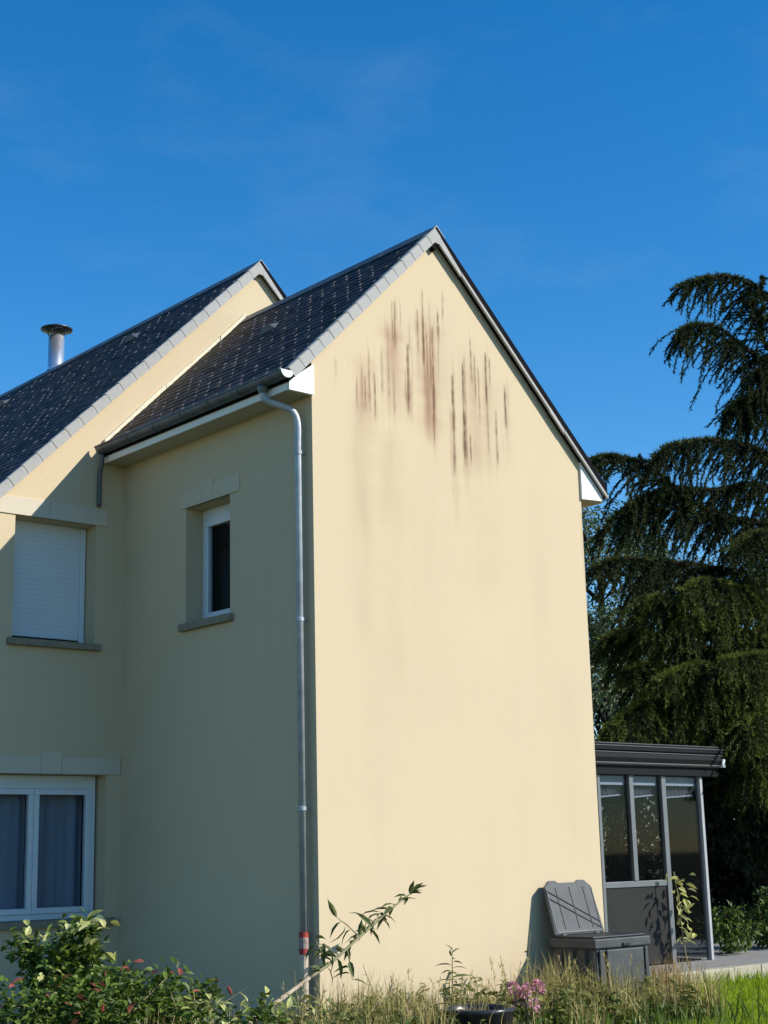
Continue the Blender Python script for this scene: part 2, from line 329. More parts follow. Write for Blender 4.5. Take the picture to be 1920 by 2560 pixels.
STREAKS += [(.60, 6.0, 3.6, .13, .10, .1), (.97, 5.8, 3.3, .12, .08, .1), (2.2, 5.8, 4.2, .22, .07, 0), (1.35, 5.8, 3.0, .28, .04, .1), (.72, 3.9, 1.9, .14, .04, 0), (2.6, 2.5, 1.4, .16, .035, 0), (2.05, 2.2, 1.1, .14, .03, 0), (3.3, 3.6, 1.5, .2, .05, 0), (3.0, 5.5, 3.6, .12, .05, 0)]
def gable():
    nx_ = 460; zs_low = [.3 + 4.2 * q / 40 for q in range(41)]; nz_ = 110
    vs = []; st = []; rows = len(zs_low) + nz_
    for i in range(nx_ + 1):
        x = W * i / nx_; top = ZR - .10 - S * abs(x - XR)
        zz = zs_low + [4.5 + (top - 4.5) * (k + 1) / nz_ for k in range(nz_)]
        near = [s for s in STREAKS if abs(x - s[0]) < s[3] * 3.2 + .03]
        for z in zz:
            dk = rd = 0
            for (sx, z1, z0, hw, k, red) in near:
                L_ = z1 - z0
                if z > z1 + .12 or z < z0 - .25: continue
                xx = sx + .006 * noise.noise((z * 4, sx * 31, 0)) - (.012 * (z1 - z) if k > .8 else 0)
                wob = hw * 1.15 * (1 + .55 * noise.noise((z * 9, sx * 17, 2)))
                px_ = math.exp(-abs((x - xx) / max(wob, .0045)) ** (3 if hw < .025 else 2))
                soft = .04 if k > .4 and hw < .025 else .22
                a = min(1, max(0, (z1 - z) / soft + .6)); b = min(1, max(0, (z - z0) / (soft * (3 if hw < .025 else 1.6)) + (.35 if hw < .025 else .1)))
                br = .78 + (.5 * noise.noise((z * 14, sx * 53, 5)) if hw < .025 else .45 * noise.noise((z * 1.6, x * 9, sx * 7))); v = px_ * a * b * k * max(0, min(1, br))
                dk += v * (1 - .8 * red) * .95; rd += v * red * 1.6
            d = noise.noise((x * 60, z * 5, 9)) * .5 + .5
            # faint grey film at right corner and foot
            film = max(0, 1 - (W - x) / .05) * (.35 if z < 5.4 else 0) * d * max(0, min(1, (z - 4.2) / .8))
            film += max(0, (1.15 - z) / .8) * .14 * (noise.noise((x * 5, z * 4, 3)) * .6 + .5); rd *= .62 + .75 * (noise.noise((x * 46, z * 1.3, 21)) * .5 + .5); st.append((min(.95, dk + film), .78 * (1 - math.exp(-rd * 1.3))))
            vs.append((x, 0, z))
    fs = [(i * rows + k, (i + 1) * rows + k, (i + 1) * rows + k + 1, i * rows + k + 1) for i in range(nx_) for k in range(rows - 1)]
    o = pyobj('gable_wall', vs, fs, M['plaster'], house)
    a = o.data.color_attributes.new('stain', 'FLOAT_COLOR', 'POINT')
    a.data.foreach_set('color', [c for s in st for c in (s[0], s[1], 0, 1)])
    o['label'] = 'sunlit gable wall with dark and rusty rain streaks below its peak'
gable()
top_f = lambda x: ZR - .10 - S * abs(x - XR)
top_r = lambda x: Z2 - .10 - S * abs(x - X2)
XL2, XR2 = -1.75, 5.4
# small window opening, left wall; shutter + lower window openings in the rear gable
SW = (1.33, 2.112, 4.15, 5.357); SH = (-1.296, -.344, 4.06, 5.357); LW = (-1.62, -.17, 1.27, 2.711)
obj('side_wall', wall_mesh([(0, .3), (D, .3), (D, 6.35), (0, 6.35)], [SW], 'x', 0, .26, 1), M['plaster'], house)
obj('rear_gable_wall', wall_mesh([(XL2, .3), (0, .3), (0, 6.1), (W, 5.2), (W, .3), (XR2, .3), (XR2, top_r(XR2)), (X2, top_r(X2)), (XL2, top_r(XL2))], [SH, LW], 'y', D, .28, 1), M['plaster'], house)
bm = bmesh.new()                                 # remaining walls, out of the photograph's sight
for q in (((W, 0, .3), (W, D, .3), (W, D, 5.9), (W, 0, 5.9)), ((XL2, D, .3), (XL2, 11, .3), (XL2, 11, top_r(XL2)), (XL2, D, top_r(XL2))), ((XR2, D, .3), (XR2, 11, .3), (XR2, 11, top_r(XR2)), (XR2, D, top_r(XR2)))):
    bm.faces.new([bm.verts.new(p) for p in q])
bm.faces.new([bm.verts.new((x, 11, z)) for x, z in ((XL2, .3), (XR2, .3), (XR2, top_r(XR2)), (X2, top_r(X2)), (XL2, top_r(XL2)))])
obj('back_wall', bm, M['plaster'], house)

# --- roofs
OV = .063
def roof_deck(name, xr, zr, xa, xb, y0, y1):
    bm = bmesh.new()
    for e in (xa, xb):
        s = 1 if e > xr else -1
        za = zr - S * abs(e - xr)
        prism(bm, [(xr, zr - .03), (e, za - .03), (e, za - T), (xr, zr - T)], y0 + .022, y1)
    o = obj(name, bm, M['deck'], house); return o
XE_L, XE_R = -.30, 4.076
roof_f = roof_deck('roof', XR, ZR, XE_L, XE_R, -OV, D)
roof_f['label'] = 'lower slate roof over the front wing'
roof_r = roof_deck('roof', X2, Z2, -2.05, 5.7, D - OV, 11.2)
roof_r['label'] = 'higher slate roof of the rear house'

def slate_mesh(name, w_, l_, tone):
    h = .0045
    v = [(-w_ / 2, 0, 0), (w_ / 2, 0, 0), (w_ / 2, l_, -.0075), (-w_ / 2, l_, -.0075), (-w_ / 2, 0, h), (w_ / 2, 0, h), (w_ / 2, l_, h - .0075), (-w_ / 2, l_, h - .0075)]
    f = [(0, 3, 2, 1), (4, 5, 6, 7), (0, 1, 5, 4), (1, 2, 6, 5), (2, 3, 7, 6), (3, 0, 4, 7)]
    return v, f
def slope_frame(xr, zr, e, y0):
    """matrix: local x along +y or -y, local y up the slope, local z outward"""
    s = 1 if e > xr else -1
    upv = Vector((-s * ca, 0, sa)); nrm = Vector((s * sa, 0, ca)); ux = upv.cross(nrm)
    mtx = Matrix((ux, upv, nrm)).transposed().to_4x4(); mtx.translation = Vector((e, y0, zr - S * abs(e - xr))) + nrm * -.010
    return mtx, abs(e - xr) / ca
EXP, SWID = .12, .21
variants = []
for k in range(8):
    v, f = slate_mesh('slate', SWID - .004 - .002 * (k % 3), .2, 0)
    me = bpy.data.meshes.new('slate'); me.from_pydata(v, [], f); me.materials.append(M['slate'])
    a = me.attributes.new('tone', 'FLOAT', 'FACE'); a.data.foreach_set('value', [(k + .5) / 8] * 6); variants.append(me)
def slates(roof, xr, zr, e, y0, y1, single):
    fm, L_ = slope_frame(xr, zr, e, 0)
    sgn = 1 if fm.col[0].y > 0 else -1
    cells = []
    rows = int(L_ / EXP)
    for r in range(rows + 1):
        off = (r % 2) * SWID / 2; c = y0 + SWID / 2 - off
        while c < y1 + SWID / 2:
            a, b = max(c - SWID / 2, y0), min(c + SWID / 2, y1)
            if b - a > .03 and r * EXP < L_ - .03: cells.append((r, a, b))
            c += SWID
    cp = Vector((-8.4, -10.6, 1.8))
    cells.sort(key=lambda q: ((fm @ Vector((sgn * (q[1] + q[2]) / 2, q[0] * EXP, 0))) - cp).length)
    vs, fs, tn = [], [], []
    for i, (r, a, b) in enumerate(cells):
        ln = min(.2, L_ - r * EXP); loc = Vector((sgn * (a + b) / 2, r * EXP + random.gauss(0, .003), .008 + random.random() * .002))
        full = b - a > SWID - .01 and ln > .19
        rot = Matrix.Rotation(random.gauss(0, .006), 4, 'Z') @ Matrix.Rotation(random.gauss(0, .007), 4, 'X') @ Matrix.Rotation(random.gauss(0, .006), 4, 'Y')
        mt = fm @ Matrix.Translation(loc) @ rot
        if i < single:
            sc_ = Matrix.Diagonal(((b - a) / SWID, ln / .2, 1, 1))
            o = bpy.data.objects.new('slate', random.choice(variants)); link(o, roof)
            o.matrix_local = Matrix.Translation(Vector((0, 0, 0))) @ mt @ sc_
        else:
            v, f = slate_mesh('', b - a - .005, ln, 0); k = len(vs); t = random.random()
            vs += [tuple(mt @ Vector(p)) for p in v]; fs += [tuple(k + j for j in q) for q in f]; tn += [t] * 6
    if vs:
        o = pyobj('slate_courses', vs, fs, M['slate'], roof, tn); o['kind'] = 'stuff'
def hooks(roof, xr, zr, e, y0, y1, keep, seed):
    rnd = random.Random(seed)
    fm, L_ = slope_frame(xr, zr, e, 0); sgn = 1 if fm.col[0].y > 0 else -1
    bm = bmesh.new()
    for r in range(0, int(L_ / EXP)):
        c = y0 + SWID / 2 - (r % 2) * SWID / 2; 
        while c < y1:
            dg = round((c / SWID + r / 2) * 2)
            if noise.noise((dg * 7.31, r * .16, seed)) + .45 * rnd.random() > keep and c > y0:
                ww = .0035 + .0035 * rnd.random(); hh = .024 + .022 * rnd.random()
                p = Vector((sgn * (c + rnd.gauss(0, .003)), r * EXP - .006, .0165))
                q = [(-ww, 0, 0), (ww, 0, 0), (ww, hh, -.002), (-ww, hh, -.002)]
                lo_ = [bm.verts.new(fm @ (p + Vector(t) - Vector((0, 0, .006)))) for t in q]; hi_ = [bm.verts.new(fm @ (p + Vector(t))) for t in q]
                bm.faces.new(hi_)
                for k in range(4): bm.faces.new((lo_[k], lo_[(k + 1) % 4], hi_[(k + 1) % 4], hi_[k]))
            c += SWID
    obj('slate_hooks', bm, M['hook'], roof)['kind'] = 'stuff'
slates(roof_f, XR, ZR, XE_L, -OV + .012, D - .01, 300)
hooks(roof_f, XR, ZR, XE_L, 0, D - .05, .12, 3)
slates(roof_f, XR, ZR, XE_R, -OV + .012, D - .01, 0)
slates(roof_r, X2, Z2, -2.05, D - OV + .012, 11.2, 0)
hooks(roof_r, X2, Z2, -2.05, D, 11, .36, 5)
slates(roof_r, X2, Z2, 5.7, D - OV + .012, 11.2, 0)
for rf, xr, zr, y0, y1 in ((roof_f, XR, ZR, -OV - .004, D), (roof_r, X2, Z2, D - OV - .004, 11.2)):
    y = y0                                        # ridge pieces
    while y < y1 - .02:
        ye = min(y + .40, y1); bm = bmesh.new()
        hgt = .010
        prism(bm, [(xr, zr + .022), (xr - .11, zr - .11 * S + .020), (xr - .11, zr - .11 * S + hgt), (xr, zr + .010), (xr + .11, zr - .11 * S + hgt), (xr + .11, zr - .11 * S + .020)], y + .002, ye - .001)
        obj('ridge_tile', bm, M['zincdark'], rf); y = ye
def vent(rf, xr, zr, e, x, y):
    fm, L_ = slope_frame(xr, zr, e, 0); sgn = 1 if fm.col[0].y > 0 else -1
    v_ = abs(e - x) / ca; bm = bmesh.new()
    P = [(-.15, -.03, .02), (.15, -.03, .02), (.05, .14, .018), (-.05, .14, .018), (-.06, 0, .075), (.06, 0, .075)]
    vv = [bm.verts.new(fm @ (Vector((sgn * y, v_, 0)) + Vector(p))) for p in P]
    for f in ((0, 1, 5, 4), (1, 2, 5), (0, 4, 3), (4, 5, 2, 3), (0, 3, 2, 1)): bm.faces.new([vv[i] for i in f])
    bmesh.ops.recalc_face_normals(bm, faces=bm.faces)
    obj('roof_vent', bm, M['vent'], rf)
vent(roof_f, XR, ZR, XE_L, .87, 1.83); vent(roof_r, X2, Z2, -2.05, 1.29, 5.35); vent(roof_r, X2, Z2, -2.05, 1.28, 8.9)

# --- verge tiles
def verge_left(xr, zr, y, xend, n):
    L_ = (xr - xend) / ca; stp = L_ / n
    fm = Matrix((Vector((ca, 0, sa)), Vector((0, 1, 0)), Vector((-sa, 0, ca)))).transposed().to_4x4()
    pt = T * ca
    bm = bmesh.new()
    def add(x0, x1, y0, y1, z0, z1):
        box(bm, x0, x1, y0, y1, z0, z1)
    add(.004, stp - .004, -.016, 0, -pt - .004, .012); add(.004, stp - .004, 0, .06, .004, .016)
    me = None
    for k in range(n):
        if me is None:
            me = bpy.data.meshes.new('verge_tile'); bm.to_mesh(me); bm.free(); me.materials.append(M['verge'])
        o = bpy.data.objects.new('verge_tile', me); link(o, house)
        loc = Vector((xend, y, zr - S * (xr - xend))) + Vector((ca, 0, sa)) * (k * stp)
        o.matrix_local = Matrix.Translation(loc - house.location) @ fm @ Matrix.Rotation(random.gauss(0, .006), 4, 'Z') @ Matrix.Rotation(.02 + random.gauss(0, .004), 4, 'Y')
verge_left(XR - .03, ZR - .03 * S, -OV - .002, XE_L - .02, 16)
verge_left(X2 - .03, Z2 - .03 * S, D - OV - .002, -2.07, 24)
def verge_right(xr, zr, y, xend, joints):
    zt = lambda x: zr - S * (x - xr)
    bm = bmesh.new(); e = xend
    prism(bm, [(xr, zr + .004), (e, zt(e) + .004), (e, zt(e) - .098), (xr, zr - .098)], y - .004, y + .02)
    obj('verge_edge', bm, M['deck'], house)
    x = xr - .06
    for k, j in enumerate(joints + [e]):
        bm = bmesh.new(); o1 = -.101 - .004 * (k % 2); a = max(x, xr - .02)
        lo = -T - .026 + .010 * (k % 2)
        pts = [(a, zt(a) + o1), (j - .004, zt(j) + o1), (j - .004, zt(j) + lo), (a, zt(a) + lo)]
        if k == 0: pts = [(xr - .075, zr - .080), (xr, zr - .060), (j - .004, zt(j) + o1), (j - .004, zt(j) + lo), (xr + .02, zr - .185), (xr - .075, zr - .175)][:6]
        prism(bm, pts, y - .012 - .003 * (k % 2), y + .012)
        obj('verge_board', bm, M['verge'], house); x = j
verge_right(XR, ZR, -OV, XE_R, [1.95, 3.20, 3.42])
verge_right(X2, Z2, D - OV, 5.7, [2.25, 3.3])
bm = bmesh.new(); prism(bm, [(XR - .03, ZR - .19), (XR + .01, ZR - .225), (XR - .03, ZR - .265), (XR - .085, ZR - .21)], -.06, .0)  # dark prism standing in for the shadow below the verge peak
obj('apex_shadow', bm, M['deck'], house)

# --- flashing of mortar where the wing roof meets the rear gable
x = XE_L + .02; k = 0
while x < XR - .03:
    x1 = min(x + .33 + .12 * random.random(), XR - .02); bm = bmesh.new()
    z0, z1 = ZR - S * (XR - x), ZR - S * (XR - x1); h = .05 + .02 * random.random(); d = .03 + .012 * random.random()
    prism(bm, [(x, z0 + .012), (x1 - .006, z1 + .012), (x1 - .006, z1 + h), (x, z0 + h)], D - d, D + .0)
    obj('flashing', bm, M['mortar'], house); x = x1

# --- eaves: soffit, fascia, end panels
bm = bmesh.new(); prism(bm, [(-.276, 6.05), (-.002, 6.05), (-.002, 6.062), (-.276, 6.062)], .012, D); obj('soffit', bm, M['soffit'], house)
bm = bmesh.new(); box(bm, -.290, -.276, .0, D, 6.045, 6.17); obj('fascia', bm, M['panel'], house)
bm = bmesh.new(); prism(bm, [(-.285, 6.043), (.006, 6.043), (.006, 6.345), (-.285, 6.145 - .012)], -.030, .010); obj('eave_end_panel', bm, M['panel'], house)
bm = bmesh.new(); prism(bm, [(3.70, 5.545), (4.03, 5.565), (4.03, 5.63), (3.70, 5.955)], -.030, .010); obj('eave_end_panel', bm, M['panel'], house)
bm = bmesh.new(); box(bm, W + .002, 4.03, .012, D, 5.55, 5.562); obj('soffit', bm, M['soffit'], house)
bm = bmesh.new(); box(bm, 4.03, 4.044, -.02, D, 5.545, 5.69); obj('fascia', bm, M['panel'], house)

# --- gutter and downpipe
def gutter(x, z, r, y0, y1):
    bm = bmesh.new(); n = 12; prof = []
    for k in range(n + 1):
        a = math.pi * k / n; prof.append((x - r * math.cos(a), z - r * math.sin(a)))
    inner = [(x - (r - .006) * math.cos(math.pi * k / n), z - (r - .006) * math.sin(math.pi * k / n)) for k in range(n, -1, -1)]
    prism(bm, prof + inner, y0, y1)
    tube(bm, [(x - r, y0, z), (x - r, y1, z)], .011, 8)
    g_ = obj('gutter', bm, M['zincdark'], house)
    bm = bmesh.new(); prism(bm, [(p[0], p[1]) for p in prof], y0 - .006, y0 - .0005)
    obj('end_cap', bm, M['pvc'], g_)
    y = y0 + .2
    while y < y1:
        bm = bmesh.new(); pr = [(x - (r + .004) * math.cos(math.pi * k / n), z - (r + .004) * math.sin(math.pi * k / n)) for k in range(n + 1)]
        prism(bm, pr + [(p[0] * 1 + (x - p[0]) * .04, p[1] + (z - p[1]) * .04) for p in pr[::-1]], y, y + .022)
        obj('bracket', bm, M['zincdark'], g_); y += .5
    return g_
gutter(-.345, 6.205, .072, -.075, D - .06)
PX, PY = -.070, .125
bm = bmesh.new()
path = spline([(-.345, .30, 6.15), (-.345, .30, 6.07), (-.31, .275, 6.00), (-.20, .21, 5.955), (-.11, .15, 5.90), (PX, PY, 5.78), (PX, PY, 5.6)], 6)
tube(bm, path + [Vector((PX, PY, 1.17))], .034, 14)
pipe = obj('downpipe', bm, M['zinc'], house, smooth=True)
bm = bmesh.new(); lathe(bm, [(.036, 0), (.055, .05), (.056, .08), (.036, .08)], (-.345, .30, 6.07)); obj('outlet', bm, M['zincdark'], pipe, True)
for z in (5.50, 3.93, 2.24):
    bm = bmesh.new(); lathe(bm, [(.034, -.02), (.041, -.016), (.041, .016), (.034, .02)], (PX, PY, z), 16); box(bm, PX + .03, -.002, PY - .012, PY + .012, z - .012, z + .012)
    obj('collar', bm, M['zinc'], pipe)
bm = bmesh.new(); tube(bm, [(PX, PY, 1.16), (PX, PY, .28)], .042, 14); lp = obj('pipe_foot', bm, M['beige'], pipe)
for z, mt in ((1.165, 'red'), (1.118, 'pinkish'), (1.07, 'pinkish'), (1.024, 'red')):
    bm = bmesh.new(); lathe(bm, [(.043, -.024), (.0455, -.022), (.0455, .022), (.043, .024)], (PX, PY, z), 16); obj('tape', bm, M[mt], pipe)
bm = bmesh.new(); tube(bm, spline([(-.34, D - .10, 6.13), (-.34, D - .08, 6.0), (-.34, D - .045, 5.9), (-.34, D - .045, 5.56)], 4), .024, 10); obj('rear_dark_tube', bm, M['zincdark'], house, True)  # thin dark upright tube below the gutter's rear end

# --- lintels (painted bands, three blocks each, slightly proud)
def lint_y(x0, x1, z0, z1, key=None):
    segs = [(x0, key[0], z1), (key[0], key[1], z1 + .055), (key[1], x1, z1)] if key else [(x0, (x0 + x1) / 2, z1), ((x0 + x1) / 2, x1, z1)]
    for a, b, zt in segs:
        bm = bmesh.new(); box(bm, a + .0015, b - .0015, D - .014, D + .02, z0, zt, .003); obj('lintel_block', bm, M['lintel'], house)
lint_y(-1.60, -.213, 5.357, 5.544); lint_y(-1.72, -.012, 2.711, 2.880, (-.93, -.70))
for a, b, zt in ((1.16, 1.62, 5.53), (1.62, 1.83, 5.58), (1.83, 2.20, 5.53)):
    bm = bmesh.new(); box(bm, -.012, .02, a + .0015, b - .0015, 5.357, zt, .003); obj('lintel_block', bm, M['lintelfaint'], house)

# --- roller shutter window
wn_ = obj('window', (lambda b: (box(b, SH[0], SH[1], D + .262, D + .30, SH[2], SH[3]), b)[1])(bmesh.new()), M['room'], house)
wn_['label'] = 'upper window behind a closed pale roller shutter'
z = SH[2] + .10; hh = .052
while z < SH[3] - .01:
    bm = bmesh.new(); a, b, y0 = SH[0] + .03, SH[1] - .07, D + .222
    prism(bm, [(y0 + .0018, z + .0004), (y0 + .0006, z + .003), (y0, z + hh / 2), (y0 + .0006, z + hh - .003), (y0 + .0018, z + hh - .0004), (y0 + .016, z + hh - .0005), (y0 + .016, z + .0005)], a, b, 'x')
    obj('slat', bm, M['pvc'], wn_); z += hh
bm = bmesh.new(); box(bm, SH[0] + .03, SH[1] - .075, D + .205, D + .235, SH[2] + .068, SH[2] + .098, .004); obj('bottom_bar', bm, M['pvc'], wn_)
for a, b in ((SH[1] - .068, SH[1] - .012), (SH[0] + .002, SH[0] + .028)):
    bm = bmesh.new(); box(bm, a, b, D + .20, D + .26, SH[2] + .01, SH[3] - .005, .004); obj('guide_rail', bm, M['pvc'], wn_)
bm = bmesh.new(); box(bm, SH[0] + .03, SH[1] - .07, D + .21, D + .25, SH[2] + .01, SH[2] + .032, .003); obj('frame', bm, M['pvc'], wn_)
bm = bmesh.new(); box(bm, SH[0] - .06, SH[1] + .055, D - .065, D + .27, SH[2] - .062, SH[2] + .008, .006); obj('sill', bm, M['sill'], wn_)

# --- lower two-leaf window
x0, x1, z0, z1 = LW; yf = D + .17
bm = bmesh.new()
fr = .05
xr_ = x1 - .03
for q in ((x0, xr_, z1 - .14, z1 - .004), (x0, xr_, z0 + .005, z0 + .06), (x0, x0 + .05, z0 + .06, z1 - .14), (xr_ - .055, xr_, z0 + .06, z1 - .14)):
    box(bm, q[0], q[1], yf, yf + .07, q[2], q[3], .004)
win2 = obj('window', bm, M['pvc'], house); win2['label'] = 'ground floor window with two dark curtained panes'
mid = (x0 + xr_) / 2
for a, b in ((x0 + .052, mid - .002), (mid + .002, xr_ - .057)):
    bm = bmesh.new(); zz0, zz1 = z0 + .062, z1 - .142; s_ = .058
    for q in ((a, b, zz1 - s_, zz1), (a, b, zz0, zz0 + s_), (a, a + s_, zz0 + s_, zz1 - s_), (b - s_, b, zz0 + s_, zz1 - s_)): box(bm, q[0], q[1], yf - .014, yf + .045, q[2], q[3], .005)
    obj('sash', bm, M['pvc'], win2)
    bm = bmesh.new(); box(bm, a + s_, b - s_, yf + .012, yf + .024, zz0 + s_, zz1 - s_); obj('pane', bm, M['glass'], win2)
    bm = bmesh.new(); n = 60; ra = []
    for i in range(n + 1):
        t = i / n; x = a + (b - a) * t; y = yf + .16 + .012 * math.sin(t * 31 + 3 * math.sin(t * 5)) + .012 * math.sin(t * 13 + 1)
        ra.append((bm.verts.new((x, y, zz0)), bm.verts.new((x, y, zz1))))
    for p, q in zip(ra, ra[1:]): bm.faces.new((p[0], q[0], q[1], p[1]))
    obj('curtain', bm, M['curtain'], win2, True)
bm = bmesh.new(); box(bm, x0 - .02, x1 + .02, D + .40, D + .42, z0 - .05, z1 + .05); obj('dark_room', bm, M['room'], win2)
bm = bmesh.new(); box(bm, x0 - .08, x1 + .10, D - .065, yf - .002, z0 - .07, z0 + .003, .006); obj('sill', bm, M['sill'], win2)

# --- small tall window in the side wall
y0, y1, z0, z1 = SW; xf = .205
bm = bmesh.new()
for q in ((y0, y1, z1 - .13, z1 - .003), (y0, y1, z0 + .006, z0 + .055), (y0, y0 + .05, z0 + .055, z1 - .13), (y1 - .055, y1, z0 + .055, z1 - .13)): box(bm, xf, xf + .06, q[0], q[1], q[2], q[3], .004)
win3 = obj('window', bm, M['pvc'], house); win3['label'] = 'narrow upper window deep in the shaded side wall'
bm = bmesh.new(); s_ = .06; a, b, zz0, zz1 = y0 + .052, y1 - .058, z0 + .057, z1 - .132
for q in ((a, b, zz1 - s_, zz1), (a, b, zz0, zz0 + s_), (a, a + s_, zz0 + s_, zz1 - s_), (b - s_, b, zz0 + s_, zz1 - s_)): box(bm, xf - .016, xf + .04, q[0], q[1], q[2], q[3], .005)
obj('sash', bm, M['pvc'], win3)
bm = bmesh.new(); box(bm, xf + .012, xf + .022, a + s_, b - s_, zz0 + s_, zz1 - s_); obj('pane', bm, M['glass'], win3)
bm = bmesh.new(); box(bm, .45, .47, y0 - .3, y1 + .3, z0 - .2, z1 + .2); obj('dark_room', bm, M['room'], win3)
bm = bmesh.new(); box(bm, -.055, xf - .002, y0 - .06, y1 + .07, z0 - .072, z0 + .003, .006); obj('sill', bm, M['sill'], win3)

# --- flue
bm = bmesh.new(); FX, FY = 1.97, 8.62
lathe(bm, [(.118, 8.55), (.118, 9.50), (.112, 9.50), (.112, 8.55)], (FX, FY, 0), 28)
fl = obj('chimney_flue', bm, M['steel'], house, True)
bm = bmesh.new(); lathe(bm, [(.0, 9.70), (.08, 9.675), (.235, 9.615), (.235, 9.60), (.10, 9.585), (0, 9.585)], (FX, FY, 0), 28)
obj('cap', bm, M['steelcap'], fl, True)
for k in range(4):
    a = .6 + k * math.pi / 2; bm = bmesh.new(); tube(bm, [(FX + .113 * math.cos(a), FY + .113 * math.sin(a), 9.46), (FX + .15 * math.cos(a), FY + .15 * math.sin(a), 9.60)], .008, 6); obj('cap_strut', bm, M['steelcap'], fl)
bm = bmesh.new(); lathe(bm, [(.135, 8.95), (.122, 9.0), (.122, 9.03), (.118, 9.03)], (FX, FY, 0), 24); obj('collar', bm, M['steel'], fl, True)

# ================================================================== CONSERVATORY
con = empty('conservatory', (5.6, 1.4, .474))
tag(con, 'dark grey glazed conservatory with pale roofing behind its top panes to the right of the gable', 'conservatory')
CY = 1.4; X0, X1 = W + .01, 7.30; CZ = .474
bm = bmesh.new(); box(bm, X0, 7.62, CY - .13, 5.2, 2.98, 3.04, .01); box(bm, X0, 7.55, CY - .06, 5.1, 3.042, 3.07, .01); obj('roof', bm, M['anth'], con)
bm = bmesh.new(); box(bm, X0, 7.60, CY - .05, CY + .05, 2.70, 2.978, .006); obj('fascia', bm, M['anth'], con)
bm = bmesh.new()
prism(bm, [(CY - .055, 2.955), (CY - .115, 2.955), (CY - .125, 2.90), (CY - .11, 2.845), (CY - .055, 2.835)], X0, 7.58, 'x'); g_ = obj('gutter', bm, M['anth'], con)
bm = bmesh.new(); prism(bm, [(CY - .056, 2.834), (CY - .108, 2.843), (CY - .114, 2.836), (CY - .10, 2.820), (CY - .056, 2.808)], X0, 7.58, 'x'); obj('gutter_lip', bm, M['alu'], con)
bm = bmesh.new(); box(bm, 7.582, 7.64, CY - .135, CY - .055, 2.815, 2.92, .008); obj('gutter_end_cap', bm, M['pale_piece'], con)
for yy, zz in ((CY - .134, 3.036), (CY - .064, 3.072), (CY - .118, 2.962)):  # pale strips standing in for highlights along roof and gutter edges
    bm = bmesh.new(); tube(bm, [(X0, yy, zz), (7.6, yy, zz)], .0055, 6); obj('edge_highlight', bm, M['alu'], con)
posts = [(5.33, .05, .2), (5.92, .075, .2), (6.53, .08, .2), (7.27, .05, .2), (4.7, .07, .2)]
for px, wd, _ in posts:
    bm = bmesh.new(); box(bm, px - wd / 2, px + wd / 2, CY - .01, CY + .07, 1.457 if px == 5.92 else CZ, 2.70, .005); obj('post', bm, M['palepost' if px > 7 else 'alu'], con)
bays = [(3.74, 4.665), (4.735, 5.305), (5.355, 5.8825), (5.9575, 6.49), (6.57, 7.245)]
for i, (a, b) in enumerate(bays):
    solid = i < 4
    bm = bmesh.new(); zt = 1.43
    if solid and i != 3:
        b0 = b; b = 6.49 if i == 2 else b
        box(bm, a, b, CY + .015, CY + .05, CZ + .02, 1.385); obj('lower_panel', bm, M['panelgrey'], con)
        bm = bmesh.new(); box(bm, a, b, CY, CY + .06, 1.387, 1.455, .004); obj('transom', bm, M['alu'], con); b = b0
    bm = bmesh.new(); box(bm, a, b, CY + .03, CY + .042, 1.457 if solid else CZ + .03, 2.698); obj('pane', bm, M['smoked'], con)
    bm = bmesh.new(); box(bm, a + .02, b - .02, CY + .06, CY + .08, 2.585, 2.69); obj('daylight_strip', bm, M['pale_piece'], con)  # white strip standing in for daylight through the conservatory roof
    bm = bmesh.new(); n = 16; ra = []
    for k in range(n + 1):
        x = a + .03 + (b - a - .06) * k / n; zb_ = 2.44 + .035 * (k / n) + .012 * math.sin(k * 2.1 + i)
        ra.append([bm.verts.new((x, CY + .10 + .018 * (k % 2) + yy, z_)) for yy, z_ in ((0, 2.60), (.01, 2.52), (0, zb_))])
    for p, q in zip(ra, ra[1:]):
        for k in range(2): bm.faces.new((p[k], q[k], q[k + 1], p[k + 1]))
    obj('pale_piece', bm, M['pleat'], con)  # pleated sheet standing in for crumpled roofing seen through the pane
    bm = bmesh.new(); tube(bm, [(a + .03, CY + .10, 2.435), (b - .03, CY + .10, 2.470)], .009, 6); obj('pleat_bar', bm, M['pale_piece'], con)
bm = bmesh.new(); box(bm, 7.245, 7.275, CY + .08, 5.0, CZ + .03, 2.70); obj('side_pane', bm, M['smoked'], con)
bm = bmesh.new(); box(bm, X0 + .02, 7.2, 4.9, 5.0, CZ, 2.95); box(bm, X0 + .0, X0 + .03, CY + .1, 4.9, CZ, 2.95); obj('inner_wall', bm, M['room'], con)
bm = bmesh.new(); box(bm, X0 + .03, 7.2, CY + .12, 4.88, CZ + .002, CZ + .015); obj('inner_floor', bm, M['room'], con)
# chairs' backs inside read as small pale shapes
def patio_chair(x, y, lab):
    t = empty('patio_chair', (x, y, CZ + .016)); tag(t, lab, 'chair', 'chairs inside the conservatory')
    z = CZ + .016
    bm = bmesh.new(); box(bm, x - .22, x + .22, y - .22, y + .22, z + .42, z + .46, .01); obj('seat', bm, M['pale_piece'], t)
    bm = bmesh.new(); box(bm, x - .22, x + .22, y + .20, y + .235, z + .78, z + .93, .012); obj('back_rest', bm, M['pale_piece'], t)
    for sx in (-1, 1):
        for sy in (-1, 1):
            bm = bmesh.new(); tube(bm, [(x + sx * .2, y + sy * .2, z), (x + sx * .2, y + sy * .2, z + (.42 if sy < 0 else .93))], .014, 8); obj('leg', bm, M['bind'], t)
patio_chair(6.05, 2.35, 'pale chair inside the conservatory behind the left glazed bay')
patio_chair(6.95, 2.2, 'pale chair inside the conservatory nearest the bare white post')

